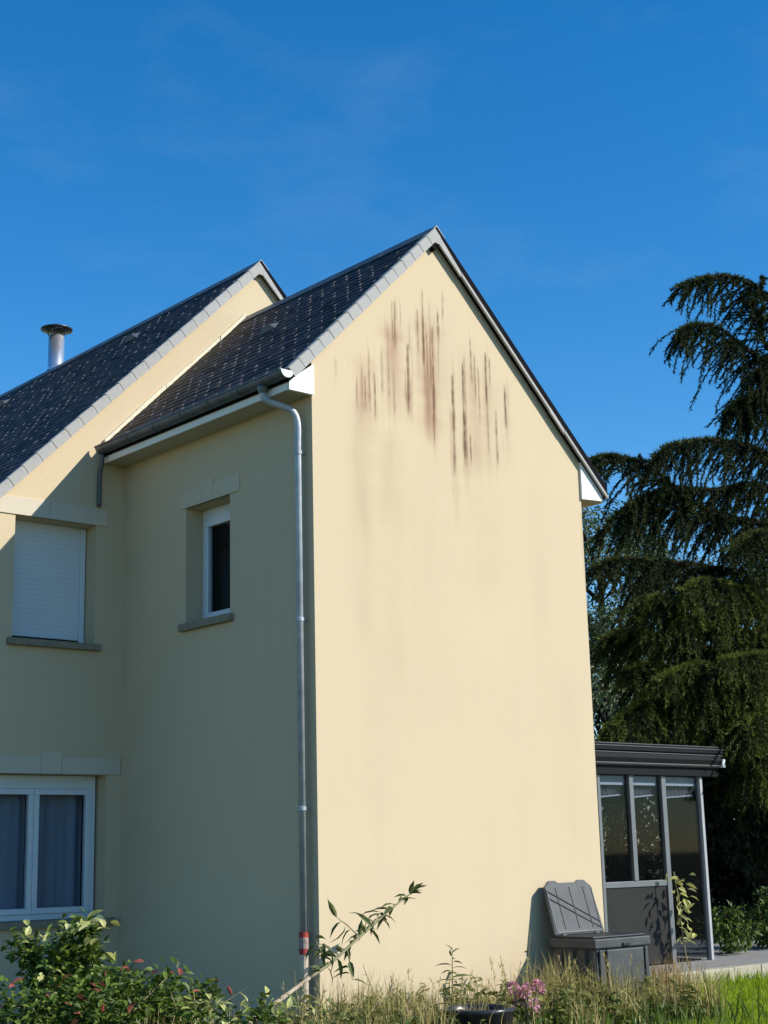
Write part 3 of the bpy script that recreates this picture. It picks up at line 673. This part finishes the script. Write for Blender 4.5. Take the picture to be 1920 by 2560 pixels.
# kerb stones along the terrace
ks = empty('stone_edging', (W + .1, .48, .3)); tag(ks, 'pale limestone edging blocks along the front of the terrace', 'edging')
x = W + .03
while x < 10.4:
    l_ = .48 + .1 * random.random(); bm = bmesh.new(); box(bm, x, x + l_ - .010, .40 + random.gauss(0, .004), .555, .22, .478 + random.gauss(0, .003), .012)
    obj('stone', bm, M['kerb'], ks); x += l_

# ================================================================== COMPOST BIN
cb = empty('compost_bin', (3.1, -.47, .3)); tag(cb, 'grey plastic compost bin with raised lid at the right corner of the gable', 'compost bin')
bx0, bx1, by0, by1, bz = 2.72, 3.48, -.74, -.20, 1.0
bm = bmesh.new()
def frustum(bm, x0, x1, y0, y1, z0, z1, tp):
    lo = [(x0 - tp, y0 - tp), (x1 + tp, y0 - tp), (x1 + tp, y1 + tp), (x0 - tp, y1 + tp)]; hi = [(x0, y0), (x1, y0), (x1, y1), (x0, y1)]
    a = [bm.verts.new((*p, z0)) for p in lo]; b = [bm.verts.new((*p, z1)) for p in hi]
    fs = [bm.faces.new(a[::-1]), bm.faces.new(b)] + [bm.faces.new((a[i], a[(i + 1) % 4], b[(i + 1) % 4], b[i])) for i in range(4)]
    es = list({e for f in fs for e in f.edges}); bmesh.ops.bevel(bm, geom=es, offset=.014, segments=2, affect='EDGES')
frustum(bm, bx0, bx1, by0, by1, .3, bz - .09, .03)
obj('body', bm, M['binp'], cb)
bm = bmesh.new(); box(bm, bx0 - .025, bx1 + .025, by0 - .025, by1 + .025, bz - .088, bz, .012); obj('rim', bm, M['binp'], cb)
bm = bmesh.new(); box(bm, bx0 + .13, bx1 - .10, by0 - .035, by0 - .012, .42, bz - .10, .012); ht = obj('hatch', bm, M['binp'], cb)
bm = bmesh.new(); box(bm, bx0 + .36, bx0 + .46, by0 - .042, by0 - .02, bz - .075, bz - .045, .004); obj('handle_slot', bm, M['bind'], ht)
for xx in (bx0 + .03, bx1 - .075):
    bm = bmesh.new(); box(bm, xx, xx + .045, by0 - .032, by0 - .012, .34, bz - .10, .008); obj('corner_rib', bm, M['binp'], cb)
for yy in (by0 + .10, by0 + .25, by0 + .40):
    bm = bmesh.new(); box(bm, bx0 - .036, bx0 - .018, yy, yy + .03, .34, bz - .10, .006); obj('side_rib', bm, M['binp'], cb)
bm = bmesh.new(); box(bm, bx0 + .0, bx1, by0 + .02, by1, bz + .001, bz + .022, .008); obj('front_lid', bm, M['bind'], cb)
# raised lid: leaning tray
lm = Matrix.Translation(Vector((bx0 - .01, -.25, bz + .03))) @ Matrix.Rotation(R(-17), 4, 'X')
bm = bmesh.new(); lw, lh, ld = .72, .52, .03
P = [(0, 0), (lw, 0), (lw - .02, lh - .05), (lw - .07, lh - .015), (lw - .10, lh + .012), (lw - .20, lh + .012), (lw - .235, lh - .012), (.235, lh - .012), (.20, lh + .012), (.10, lh + .012), (.07, lh - .015), (.02, lh - .05)]
prism(bm, P, 0, ld); bmesh.ops.transform(bm, matrix=lm, verts=bm.verts); es = [e for e in bm.edges if e.calc_length() > .02]; bmesh.ops.bevel(bm, geom=es, offset=.007, segments=2, affect='EDGES'); lid = obj('raised_lid', bm, M['binp'], cb)
bm = bmesh.new(); t_ = .012
for q in ((.03, lw - .03, .012, .028), (.026, .040, .03, lh - .07), (lw - .040, lw - .026, .03, lh - .07)): box(bm, q[0], q[1], -.007, .004, q[2], q[3], .003)
bmesh.ops.transform(bm, matrix=lm, verts=bm.verts); obj('lid_border', bm, M['binlight'], lid)
for xx in (.10, .58):
    bm = bmesh.new(); box(bm, xx, xx + .06, -.004, ld + .012, -.03, .012, .005); bmesh.ops.transform(bm, matrix=lm, verts=bm.verts); obj('hinge', bm, M['bind'], lid)
for xx in (.16, .36, .56):
    bm = bmesh.new(); box(bm, xx, xx + .012, -.006, .004, .05, lh - .06, .003); bmesh.ops.transform(bm, matrix=lm, verts=bm.verts); obj('rib', bm, M['bind'], lid)
for o_ in (0, .06):  # two thin dark diagonal lines across the raised lid
    bm = bmesh.new(); tube(bm, [(.03, -.004, lh - .09 - o_ * 1.2), (lw - .03, -.002, .10 - o_)], .0055, 6); bmesh.ops.transform(bm, matrix=lm, verts=bm.verts); obj('diagonal_line', bm, M['bind'], lid)
# ================================================================== TREES
def cedar():
    LITB = {7, 8, 9, 10, 12, 13, 14, 15, 17}  # boughs with sunlight painted into their needle tone
    c = empty('cedar_tree', (13.3, 2.3, .3)); tag(c, 'tall dark cedar with drooping layered branches at the right edge', 'tree')
    TX, TY = 13.3, 2.3
    bm = bmesh.new(); tube(bm, [(TX + .1 * math.sin(z * .4), TY + .1 * math.cos(z * .5), z) for z in (.2, 1, 3, 5, 7, 9, 11, 13, 15)], [.42, .36, .32, .28, .24, .19, .14, .08, .03], 12); obj('trunk', bm, M['bark'], c)
    B = [
[(8.98, 2.51, 10.01), (9.29, 2.49, 10.19), (9.76, 2.46, 10.37), (10.22, 2.42, 10.48), (10.73, 2.38, 10.45), (11.19, 2.34, 10.28), (11.82, 2.27, 10.08)],
[(8.71, 2.38, 9.18), (8.96, 2.38, 9.36), (9.36, 2.38, 9.49), (9.81, 2.38, 9.52), (10.3, 2.39, 9.37), (10.74, 2.38, 9.26), (11.78, 2.35, 9.01)],
[(9.87, 2.49, 8.19), (10.14, 2.47, 8.44), (10.59, 2.44, 8.64), (11.08, 2.41, 8.81), (11.77, 2.37, 8.74)],
[(8.02, 2.44, 7.18), (8.34, 2.45, 7.42), (8.84, 2.47, 7.59), (9.38, 2.48, 7.72), (10.03, 2.49, 7.78), (10.57, 2.48, 7.78), (11.72, 2.45, 7.63)],
[(7.11, 2.76, 7.11), (7.39, 2.76, 7.23), (7.82, 2.77, 7.26), (8.39, 2.76, 7.21), (8.95, 2.76, 6.97), (9.55, 2.73, 6.75), (10.34, 2.67, 6.66), (11.67, 2.51, 6.67)],
[(10.6, 2.32, 10.08), (10.84, 2.34, 9.68), (11.03, 2.35, 9.39), (11.78, 2.34, 9.07)],
[(7.38, 2.91, 6.15), (7.72, 2.89, 6.42), (8.33, 2.86, 6.79), (9.02, 2.81, 6.99), (9.88, 2.74, 7.08), (10.66, 2.63, 7.26), (11.69, 2.48, 7.18)],
[(6.67, 1.72, 4.65), (6.98, 1.78, 4.99), (7.38, 1.87, 5.07), (8.08, 2.03, 4.91), (9.02, 2.21, 4.84), (11.42, 2.52, 4.89)],
[(5.85, 1.62, 3.3), (6.25, 1.72, 3.48), (6.93, 1.88, 3.72), (7.45, 1.99, 3.87), (7.85, 2.08, 3.84), (8.89, 2.28, 3.77), (11.37, 2.61, 3.68)],
[(6.38, 1.29, 3.84), (7.07, 1.5, 4.05), (7.96, 1.76, 4.22), (8.64, 1.96, 4.14), (9.69, 2.23, 4.03), (11.39, 2.58, 4.04)],
[(7.29, 0.94, 4.13), (8.22, 1.34, 4.29), (9.81, 1.96, 4.5), (11.41, 2.54, 4.64)],
[(6.68, 2.49, 5.5), (7.15, 2.53, 5.67), (8.0, 2.59, 5.77), (8.95, 2.63, 5.82), (10.19, 2.64, 5.84), (11.63, 2.57, 5.85)],
[(7.1, 2.78, 4.6), (7.63, 2.8, 4.75), (8.52, 2.82, 4.77), (9.41, 2.81, 4.66), (10.49, 2.76, 4.61), (11.57, 2.66, 4.55)],
[(7.9, 0.9, 2.9), (8.2, 1.1, 3.07), (8.6, 1.36, 3.17), (9.3, 1.78, 3.19), (11.34, 2.65, 3.08)],
[(7.9, 1.1, 3.2), (8.1, 1.2, 3.38), (8.6, 1.5, 3.52), (9.6, 2.0, 3.55), (11.36, 2.62, 3.44)],
[(6.9, 2.23, 4.1), (7.53, 2.33, 4.25), (8.57, 2.48, 4.22), (9.94, 2.62, 4.14), (11.56, 2.68, 4.18)],
[(8.2, 1.38, 5.7), (9.16, 1.72, 6.1), (10.12, 2.04, 6.33), (11.67, 2.52, 6.54)],
[(7.01, 1.31, 5.03), (7.92, 1.6, 5.33), (9.29, 2.01, 5.41), (11.62, 2.59, 5.54)]]
    rnd = random.Random(4)
    nb = len(B)
    for k in range(46):                           # the rest of the crown, all round the trunk
        z = 2.6 + 11.5 * (k + .5) / 46; a = k * 2.399 + rnd.gauss(0, .2); L_ = max(1.0, 4.9 * (1 - (z - 2) / 14.5)) * (.8 + .3 * rnd.random())
        dx, dy = math.cos(a), math.sin(a)
        if dx < .1 and z > 6.6: L_ = min(L_ * .3, 1.0)         # keep open sky where the photograph has it
        if dx < -.2 and dy < -.1: L_ *= .75
        up = .10 + .2 * rnd.random()
        pts = [(TX + dx * L_ * t, TY + dy * L_ * t, z + L_ * (up * t * 1.4 - .42 * t * t)) for t in (1, .8, .6, .4, .2, 0)]
        B.append(pts)
    for k in range(nb): B[k].append((TX, TY, B[k][-1][2] - .25))
    for bi, pts in enumerate(B):
        sp = spline(pts, 7); n = len(sp); hero = bi < nb
        bm = bmesh.new(); tube(bm, sp, [.010 + .05 * (i / n) ** 1.3 for i in range(n)], 6)
        br = obj('branch', bm, M['bark'], c)
        LV = Leaves(); Ltot = sum((sp[i + 1] - sp[i]).length for i in range(n - 1))
        acc = 0
        for i in range(n - 1):
            seg = sp[i + 1] - sp[i]; t = i / n
            if t > .93: continue
            out = -seg.normalized()
            cl_ = .55 + 1.1 * abs(noise.noise((t * 9, bi * 3.7, 1))) ** .7 * 1.6; dens = (46 if hero else 20) * seg.length * cl_
            cnt = int(dens) + (rnd.random() < dens % 1)
            lit = .25 + .75 * rnd.random()
            for _ in range(cnt):
                p = sp[i] + seg * rnd.random()
                side = out.cross(Vector((0, 0, 1))).normalized() * rnd.gauss(0, .55)
                fl_ = (.12 + .78 * min(1, t * 2.4 + .10)) * (.25 + .85 * rnd.random()) * (.75 + .45 * cl_) * (1 if hero else 1.25)
                d = (out * (.95 - .25 * rnd.random()) + side * .8 + Vector((0, 0, -.36 - .34 * rnd.random() + (.55 if rnd.random() < .12 else 0)))).normalized()
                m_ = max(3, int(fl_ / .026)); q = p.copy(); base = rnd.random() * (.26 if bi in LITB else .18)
                for j in range(m_):
                    d = (d + Vector((0, 0, -.028)) + Vector((rnd.gauss(0, .04), rnd.gauss(0, .04), 0))).normalized()
                    q = q + d * (fl_ / m_)
                    for _k in range(4):
                        nd = (d * .9 + Vector((rnd.gauss(0, .5), rnd.gauss(0, .5), rnd.gauss(0, .4)))).normalized()
                        LV.tri(q, nd, .050 + .035 * rnd.random(), .020, min(1, base + (.40 if bi in LITB else .12) * rnd.random() * lit + (.35 if bi in LITB else .12) * (j / m_) ** 2 * lit))  # frond tips toned brighter as if sunlit
            # tufts riding on top of the bough, sunlight painted as a brighter tone
            for _ in range(int(70 * seg.length) + 1):
                q = sp[i] + seg * rnd.random() + Vector((rnd.gauss(0, .03), rnd.gauss(0, .03), .0))
                for _k in range(4):
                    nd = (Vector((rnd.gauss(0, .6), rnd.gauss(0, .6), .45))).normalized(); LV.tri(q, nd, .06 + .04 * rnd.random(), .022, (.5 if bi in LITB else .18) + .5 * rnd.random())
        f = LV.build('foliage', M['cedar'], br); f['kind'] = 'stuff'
cedar()

def leafy_tree(name, lab, loc, h, rad, n, ls, mt, cat='tree', sq=1.0, seed=1, low=.15):
    rnd = random.Random(seed)
    c = empty(name, loc); tag(c, lab, cat); L0 = Vector(loc)
    bm = bmesh.new(); tube(bm, [L0 + Vector((0, 0, h * t)) for t in (0, .3, .6, .9)], [rad * .07, rad * .055, rad * .035, .02], 8)
    tips = []
    for k in range(14):
        a = k * 2.4; z = h * (.25 + .6 * k / 14); p0 = L0 + Vector((0, 0, z)); r_ = rad * (.55 + .3 * rnd.random()) * math.sin(math.pi * min(1, .25 + .7 * (1 - k / 16)))
        p2 = p0 + Vector((math.cos(a) * r_, math.sin(a) * r_, h * .12)); tube(bm, [p0, (p0 + p2) / 2 + Vector((0, 0, h * .02)), p2], [rad * .02, rad * .014, .01], 5); tips.append(p2)
    obj('trunk', bm, M['bark'], c)
    LV = Leaves(); cl = []
    for k in range(70):
        while True:
            v = Vector((rnd.uniform(-1, 1), rnd.uniform(-1, 1), rnd.uniform(-1, 1)))
            if v.length < 1: break
        zz = h * (low + (1 - low) * (v.z * .5 + .5)); pr = math.sin(math.pi * (.12 + .8 * (v.z * .5 + .5))) ** .7
        cl.append((L0 + Vector((v.x * rad * pr, v.y * rad * pr, zz)), rad * (.14 + .16 * rnd.random()), rnd.random()))
    for i in range(n):
        p, r_, tn = rnd.choice(cl); d = Vector((rnd.gauss(0, 1), rnd.gauss(0, 1), rnd.gauss(0, .8))).normalized()
        q = p + d * r_ * rnd.random() ** .4
        LV.leaf(q, (d + Vector((0, 0, -.3 + rnd.gauss(0, .5)))), ls * (.7 + .6 * rnd.random()), ls * .55, tone=min(1, max(0, tn * .6 + .4 * rnd.random())))
    f = LV.build('crown', mt, c); f['kind'] = 'stuff'
    return c
leafy_tree('broadleaf_tree', 'grey green leafy tree behind the house showing beside the right eave', (21.6, 15.2, .3), 10.9, 3.7, 42000, .105, M['tree'], seed=3)
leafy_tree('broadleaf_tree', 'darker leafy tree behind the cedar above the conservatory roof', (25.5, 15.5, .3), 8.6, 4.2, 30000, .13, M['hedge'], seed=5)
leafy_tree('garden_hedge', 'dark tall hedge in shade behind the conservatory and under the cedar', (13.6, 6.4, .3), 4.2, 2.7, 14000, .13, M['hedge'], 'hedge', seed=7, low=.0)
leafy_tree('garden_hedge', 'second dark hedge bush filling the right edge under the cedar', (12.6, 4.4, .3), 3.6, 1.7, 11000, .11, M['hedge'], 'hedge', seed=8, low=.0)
leafy_tree('low_shrub', 'low green shrub on the terrace at the far right', (9.6, 2.0, .47), .75, .6, 1600, .075, M['bush'], 'shrub', seed=9, low=.0)
leafy_tree('low_shrub', 'small mid green shrub beside the bare conservatory post', (8.3, 1.9, .47), .55, .4, 800, .07, M['bush'], 'shrub', seed=10, low=.0)

# ================================================================== PLANTS IN THE BED
def single_leaves(thing_, spec, mt, name='leaf'):
    for (p, d, L_, W_, curl) in spec:
        LV = Leaves(); LV.leaf(Vector(p), Vector(d), L_, W_, curl=curl); LV.build(name, mt, thing_)
# arching shoot
sh = empty('arching_shoot', (-1.59, -1.0, .3)); tag(sh, 'long arching bare shoot with narrow leaves leaning across the gable foot', 'plant')
SP = spline([(-1.75, -1.02, .36), (-1.588, -1.0, 0.539), (-1.368, -0.95, 0.645), (-1.104, -0.9, 0.752), (-0.83, -0.85, 0.864), (-0.506, -0.8, 0.993), (-0.21, -0.75, 1.147), (0.008, -0.7, 1.247), (0.254, -0.65, 1.366), (0.419, -0.62, 1.442), (0.568, -0.6, 1.504)], 5)
bm = bmesh.new(); n = len(SP); tube(bm, SP[:22], [.030 - .016 * i / 21 for i in range(22)], 8); obj('stem', bm, M['paleStem'], sh, True)
bm = bmesh.new(); tube(bm, SP[21:], [.014 - .008 * i / (n - 21) for i in range(n - 21)], 7); obj('young_stem', bm, M['stem'], sh, True)
rs = random.Random(21); spec = []
for i in range(22, n):
    for k in range(2 if i < n - 4 else 3):
        if rs.random() < .28: continue
        d = Vector((rs.choice((-1, -.8, .7)) + rs.gauss(0, .3), rs.gauss(0, .5), rs.gauss(.15, .5)))
        if i > n - 4: d = Vector((rs.gauss(.4, .6), rs.gauss(0, .4), .6))
        spec.append((SP[i], d, .105 + .105 * rs.random() * (1 if i < n - 6 else .5), .034 + .016 * rs.random(), .35 + .3 * rs.random()))
single_leaves(sh, spec, M['weed'])
# twigs of the shoot near the corner
bm = bmesh.new()
for i, d in ((24, (-.10, .02, .22)), (26, (-.14, 0, .12)), (31, (-.22, .02, .16)), (36, (-.2, 0, .08)), (28, (.05, 0, -.25))):
    p = SP[i]; tube(bm, [p, p + Vector(d) * .6 + Vector((0, 0, .01)), p + Vector(d)], [.006, .005, .003], 5)
obj('twig', bm, M['stem'], sh)
sp2 = []
for i, d in ((24, (-.10, .02, .22)), (26, (-.14, 0, .12)), (31, (-.22, .02, .16)), (36, (-.2, 0, .08)), (28, (.05, 0, -.25))):
    p = SP[i] + Vector(d)
    for k in range(4): sp2.append((p - Vector(d) * .2 * k, Vector((rs.gauss(-.3, .7), rs.gauss(0, .4), rs.gauss(-.05, .35))), .12 + .07 * rs.random(), .046, .5))
single_leaves(sh, sp2, M['weed'])
# weed stalk
def stalk(name, lab, x, y, h, seed, mt=M['weed'], lean=(.03, 0), nl=16, ll=.13, cat='weed', stem='stem'):
    r = random.Random(seed); t = empty(name, (x, y, .33)); tag(t, lab, cat)
    P_ = [Vector((x + lean[0] * k / 6 + r.gauss(0, .006), y + lean[1] * k / 6, .33 + h * k / 6)) for k in range(7)]
    bm = bmesh.new(); tube(bm, P_, [.010 - .0012 * k for k in range(7)], 6); obj('stem', bm, M[stem], t)
    sp = []
    for k in range(nl):
        f = .25 + .75 * k / nl; p = P_[0].lerp(P_[-1], f); a = k * 2.4 + r.gauss(0, .3)
        sp.append((p, Vector((math.cos(a), math.sin(a), .35 + .8 * (f > .88))), ll * (1.15 - .6 * f) * (.8 + .4 * r.random()), .032 * (1.2 - .5 * f), .45))
    single_leaves(t, sp, mt); return t
stalk('weed_stalk', 'single upright leafy weed stalk in front of the middle of the gable', 1.07, -.5, .68, 31, nl=20, ll=.19)
stalk('weed_stalk', 'short bright green leafy weed beside the foot of the downpipe', -.75, -.75, .62, 33, M['bush'], (-.10, 0), 10, .16)
yp = empty('climbing_plant', (6.50, 1.18, .474)); tag(yp, 'yellow leaved plant growing up beside the conservatory post', 'plant')
bm = bmesh.new(); tube(bm, spline([(6.50, 1.18, .474), (6.47, 1.2, .8), (6.44, 1.2, 1.2), (6.40, 1.22, 1.55)], 4), .008, 6); obj('stem', bm, M['stem'], yp)
ry = random.Random(8)
single_leaves(yp, [((6.52 - .10 * k / 40 + ry.gauss(0, .075), 1.18 + ry.gauss(0, .05), .72 + .83 * k / 40), (ry.gauss(0, 1), ry.gauss(-.4, .7), ry.gauss(-.3, .6)), .09 + .06 * ry.random(), .06, .4) for k in range(40)], M['pale'])
stalk('weed_stalk', 'thin weed with drooping tip in dry grass left of the compost bin', 1.9, -.55, .78, 37, nl=9, lean=(.16, 0), ll=.12)
stalk('weed_stalk', 'bare dry weed stem leaning in the grass left of the leafy stalk', .35, -.5, .60, 38, M['dry'], (-.28, 0), 5, .07, stem='paleStem')

def grass(name, pts, mt, h0, h1, w_, lab=None, cat=None, spread=.5, tmin=0):
    LV = Leaves(); r = random.Random(len(pts) + int(h0 * 1000))
    for (x, y, z) in pts:
        h = r.uniform(h0, h1) * (1 + .55 * noise.noise((x * 1.7, y * 1.7, 6))); a = r.random() * 6.283; l = abs(r.gauss(0, spread)) * h
        LV.blade(Vector((x, y, z)), h, Vector((math.cos(a) * l, math.sin(a) * l, 0)), w_ * r.uniform(.7, 1.3), tmin + (1 - tmin) * r.random())
    if lab:
        c = empty(name, pts[0]); tag(c, lab, cat); LV.build('blades', mt, c)['kind'] = 'stuff'; return c
    o = LV.build(name, mt); o['kind'] = 'stuff'; return o
r = random.Random(77)
pts = []
while len(pts) < 3600:
    x, y = r.uniform(-3.2, 3.4), -1.7 * r.random() ** .8 - .06
    if noise.noise((x * 2.3, y * 2.3, 3)) + .06 < r.random() * .42: continue
    pts.append((x, y, .33))
grass('dry_grass', pts, M['dry'], .12, .52, .012, spread=.4)
pts = [(r.uniform(-3.5, 3.3), -2.3 * r.random() - .1, .32) for _ in range(2600)]
grass('bed_weeds', pts, M['bush'], .06, .26, .018, spread=.5)
LV = Leaves(); LS = Leaves()
for k in range(620):
    x, y = r.uniform(-3.3, 3.5), -.08 - 1.7 * r.random()
    if noise.noise((x * 1.3, y * 1.3, 8)) < -.12: continue
    h = r.uniform(.08, .36) * (1 + .5 * noise.noise((x, y, 4))); b0 = Vector((x, y, .33)); tp = b0 + Vector((r.gauss(0, .07), r.gauss(0, .07), h)); tn = r.random()
    for q in range(4): LS.blade(b0.lerp(tp, q / 4), h / 3.6, (tp - b0).to_3d() * .28, .008, .8)
    for q in range(int(8 + h * 40)):
        f = .15 + .85 * r.random(); a_ = r.random() * 6.283; l_ = r.uniform(.05, .125) * (1.2 - .4 * f)
        LV.leaf(b0.lerp(tp, f), Vector((math.cos(a_), math.sin(a_), r.gauss(.25, .35))), l_, l_ * r.uniform(.25, .6), curl=.4, tone=min(1, max(0, tn + r.gauss(0, .18))))
LV.build('leafy_weeds', M['weedmix'])['kind'] = 'stuff'; LS.build('weed_stems', M['dry'])['kind'] = 'stuff'
LV = Leaves()                                    # seed heads on tall stems and dead curled leaves
for k in range(260):
    x, y = r.uniform(-1.2, 3.4), -.08 - 1.3 * r.random()
    if noise.noise((x * 2.1, y * 2.1, 13)) < 0: continue
    h = r.uniform(.3, .62); ln = Vector((r.gauss(0, .10), r.gauss(0, .08), 0)); p = Vector((x, y, .33)); LV.blade(p, h, ln, .006, .3 + .6 * r.random())
    tp = p + ln + Vector((0, 0, h * .93))
    for q in range(9): LV.tri(tp - ln * .12 * q * .3 - Vector((0, 0, .012 * q)), Vector((r.gauss(0, .5), r.gauss(0, .5), .9)), .03, .010, .4 + .6 * r.random())
for k in range(500):
    LV.leaf(Vector((r.uniform(-2.2, 3.4), -.1 - 1.6 * r.random(), .33 + .16 * r.random() ** 2)), rdir(), r.uniform(.03, .09), .025, curl=.6)
LV.build('seed_heads', M['dry'])['kind'] = 'stuff'
def clump(name, lab, x, y, n, rad, h0, h1, mt, sp=.45):
    pts = [(x + r.gauss(0, rad), y + r.gauss(0, rad), .32) for _ in range(n)]
    grass(name, pts, mt, h0, h1, .011, lab, 'grass', sp)
clump('grass_clump', 'tall dry grass clump just left of the compost bin', 2.3, -.55, 420, .16, .3, .62, M['dry'])
clump('grass_clump', 'rusty orange dry grass clump right of the compost bin', 3.85, -.55, 480, .17, .2, .48, M['rust'])
clump('grass_clump', 'straw coloured grass clump in front of the compost bin hatch', 3.0, -1.05, 260, .16, .2, .42, M['dry'])
clump('grass_clump', 'pale grass clump at the foot of the gable corner', .25, -.6, 420, .2, .2, .5, M['dry'])
pts = []
while len(pts) < 42000:
    x, y = r.uniform(2.2, 9.5), r.uniform(-4.0, .38)
    if x < 3.3 and y > -1.5: continue
    pts.append((x, y, .3))
grass('lawn_grass', pts, M['lawn'], .03, .075, .009, spread=.5)
pts = [(r.uniform(3.6, 9.5), .375 + r.gauss(0, .03), .3) for _ in range(1200)]
grass('edge_grass', pts, M['lawn'], .06, .17, .009, spread=.4)

# shrubs at the left
def shrub(name, lab, c0, rx, ry, rz, n, ls, mt, extra=None, seed=1, nex=0, exname='leaf', exsize=.06, exz=.2, stems=12):
    rr = random.Random(seed); t = empty(name, (c0[0], c0[1], .32)); tag(t, lab, 'shrub'); C0 = Vector(c0)
    bm = bmesh.new(); LV = Leaves(); tips = []
    for k in range(stems):
        a = k * 2.4; q = C0 + Vector((math.cos(a) * rx * (.3 + .6 * rr.random()), math.sin(a) * ry * (.3 + .6 * rr.random()), rz * (.1 + .85 * rr.random())))
        b = Vector((c0[0] + rr.gauss(0, .08), c0[1] + rr.gauss(0, .08), .31)); P_ = spline([b, b.lerp(q, .5) + Vector((rr.gauss(0, .05), rr.gauss(0, .05), .08)), q], 4)
        tube(bm, P_, [.010 - .007 * i / 8 for i in range(9)], 5); tips.append((q, P_))
    obj('stems', bm, M['stem'], t)
    for i in range(n):
        q, P_ = rr.choice(tips); f = rr.random() ** .6; p = P_[min(8, int(f * 9))] + Vector((rr.gauss(0, rx * .13), rr.gauss(0, ry * .13), rr.gauss(0, rz * .10)))
        if p.z < .33: continue
        LV.leaf(p, Vector((rr.gauss(0, 1), rr.gauss(0, 1), rr.gauss(.2, .5))), ls * (.6 + .7 * rr.random()), ls * .5, tone=rr.random())
    LV.build('foliage', mt, t)['kind'] = 'stuff'
    for i in range(nex):
        q, P_ = rr.choice(tips); p = q + Vector((rr.gauss(0, rx * .2), rr.gauss(-.14, ry * .15), rr.gauss(exz * .2, rz * .10)))
        L2 = Leaves(); L2.leaf(p, Vector((rr.gauss(0, 1), rr.gauss(-.2, 1), rr.gauss(.3, .6))), exsize * (.7 + .6 * rr.random()), exsize * .5); L2.build(exname, extra, t)
shrub('leafy_shrub', 'bushy green shrub with scattered yellow leaves under the ground floor window', (-2.75, -.45, .88), .42, .35, .55, 2600, .075, M['bush'], M['pale'], 41, 70, 'yellow_leaf', .10)
shrub('leafy_shrub', 'wide low green shrub with red new leaves at the bottom left corner', (-3.2, -1.5, .62), .85, .45, .48, 3400, .07, M['bush'], M['redtip'], 43, 34, 'red_leaf', .075, stems=20)
shrub('leafy_shrub', 'dark green shrub with pink tips below the shaded side wall', (-2.15, -.75, .62), .55, .4, .42, 2800, .07, M['bush'], M['redtip'], 45, 22, 'red_leaf', .065, stems=16)
shrub('leafy_shrub', 'sparse yellow green shrub in front of the shaded corner', (-2.35, -2.0, .58), .5, .4, .34, 900, .07, M['bush'], M['pale'], 47, 70, 'yellow_leaf', .09, stems=14)
shrub('leafy_shrub', 'low pale leaved weeds around the foot of the downpipe', (-1.0, -1.15, .40), .30, .25, .30, 260, .06, M['weed'], M['pale'], 49, 40, 'pale_leaf', .07, stems=10)

# black tub and flowers
tb = empty('plastic_tub', (.58, -1.35, .3)); tag(tb, 'round black plastic tub half hidden in grass at the bottom edge', 'tub')
bm = bmesh.new(); lathe(bm, [(0, .302), (.24, .302), (.285, .575), (.30, .585), (.305, .61), (.29, .625), (.275, .615), (.262, .55), (.235, .33), (0, .33)], (.58, -1.35, -.03), 36); obj('bowl', bm, M['tub'], tb, True)
def flower(name, lab, x, y, z, nclus, seed):
    rr = random.Random(seed); t = empty(name, (x, y, .32)); tag(t, lab, 'flower')
    for k in range(nclus):
        hx, hy, hz = x + rr.gauss(0, .09), y + rr.gauss(0, .06), z + rr.gauss(0, .07)
        bm = bmesh.new(); tube(bm, [(x, y, .31), ((x + hx) / 2, (y + hy) / 2, .45), (hx, hy, hz)], .006, 5); st = obj('stem', bm, M['stem'], t)
        LV = Leaves()
        for i in range(46):
            d = rdir(.3); LV.leaf(Vector((hx, hy, hz)) + d * .028, d, .034, .026)
        LV.build('blossom', M['pink'], st)
    LV = Leaves()
    for i in range(60):
        LV.leaf(Vector((x + rr.gauss(0, .1), y + rr.gauss(0, .08), rr.uniform(.33, z - .05))), Vector((rr.gauss(0, 1), rr.gauss(0, 1), .3)), .09, .04)
    LV.build('foliage', M['bush'], t)['kind'] = 'stuff'
flower('flower_clump', 'clump of dusty pink blossoms beside the black tub', 1.17, -1.35, .60, 9, 51)
flower('flower_clump', 'single small pink flower left of the black tub', .02, -1.1, .58, 2, 53)
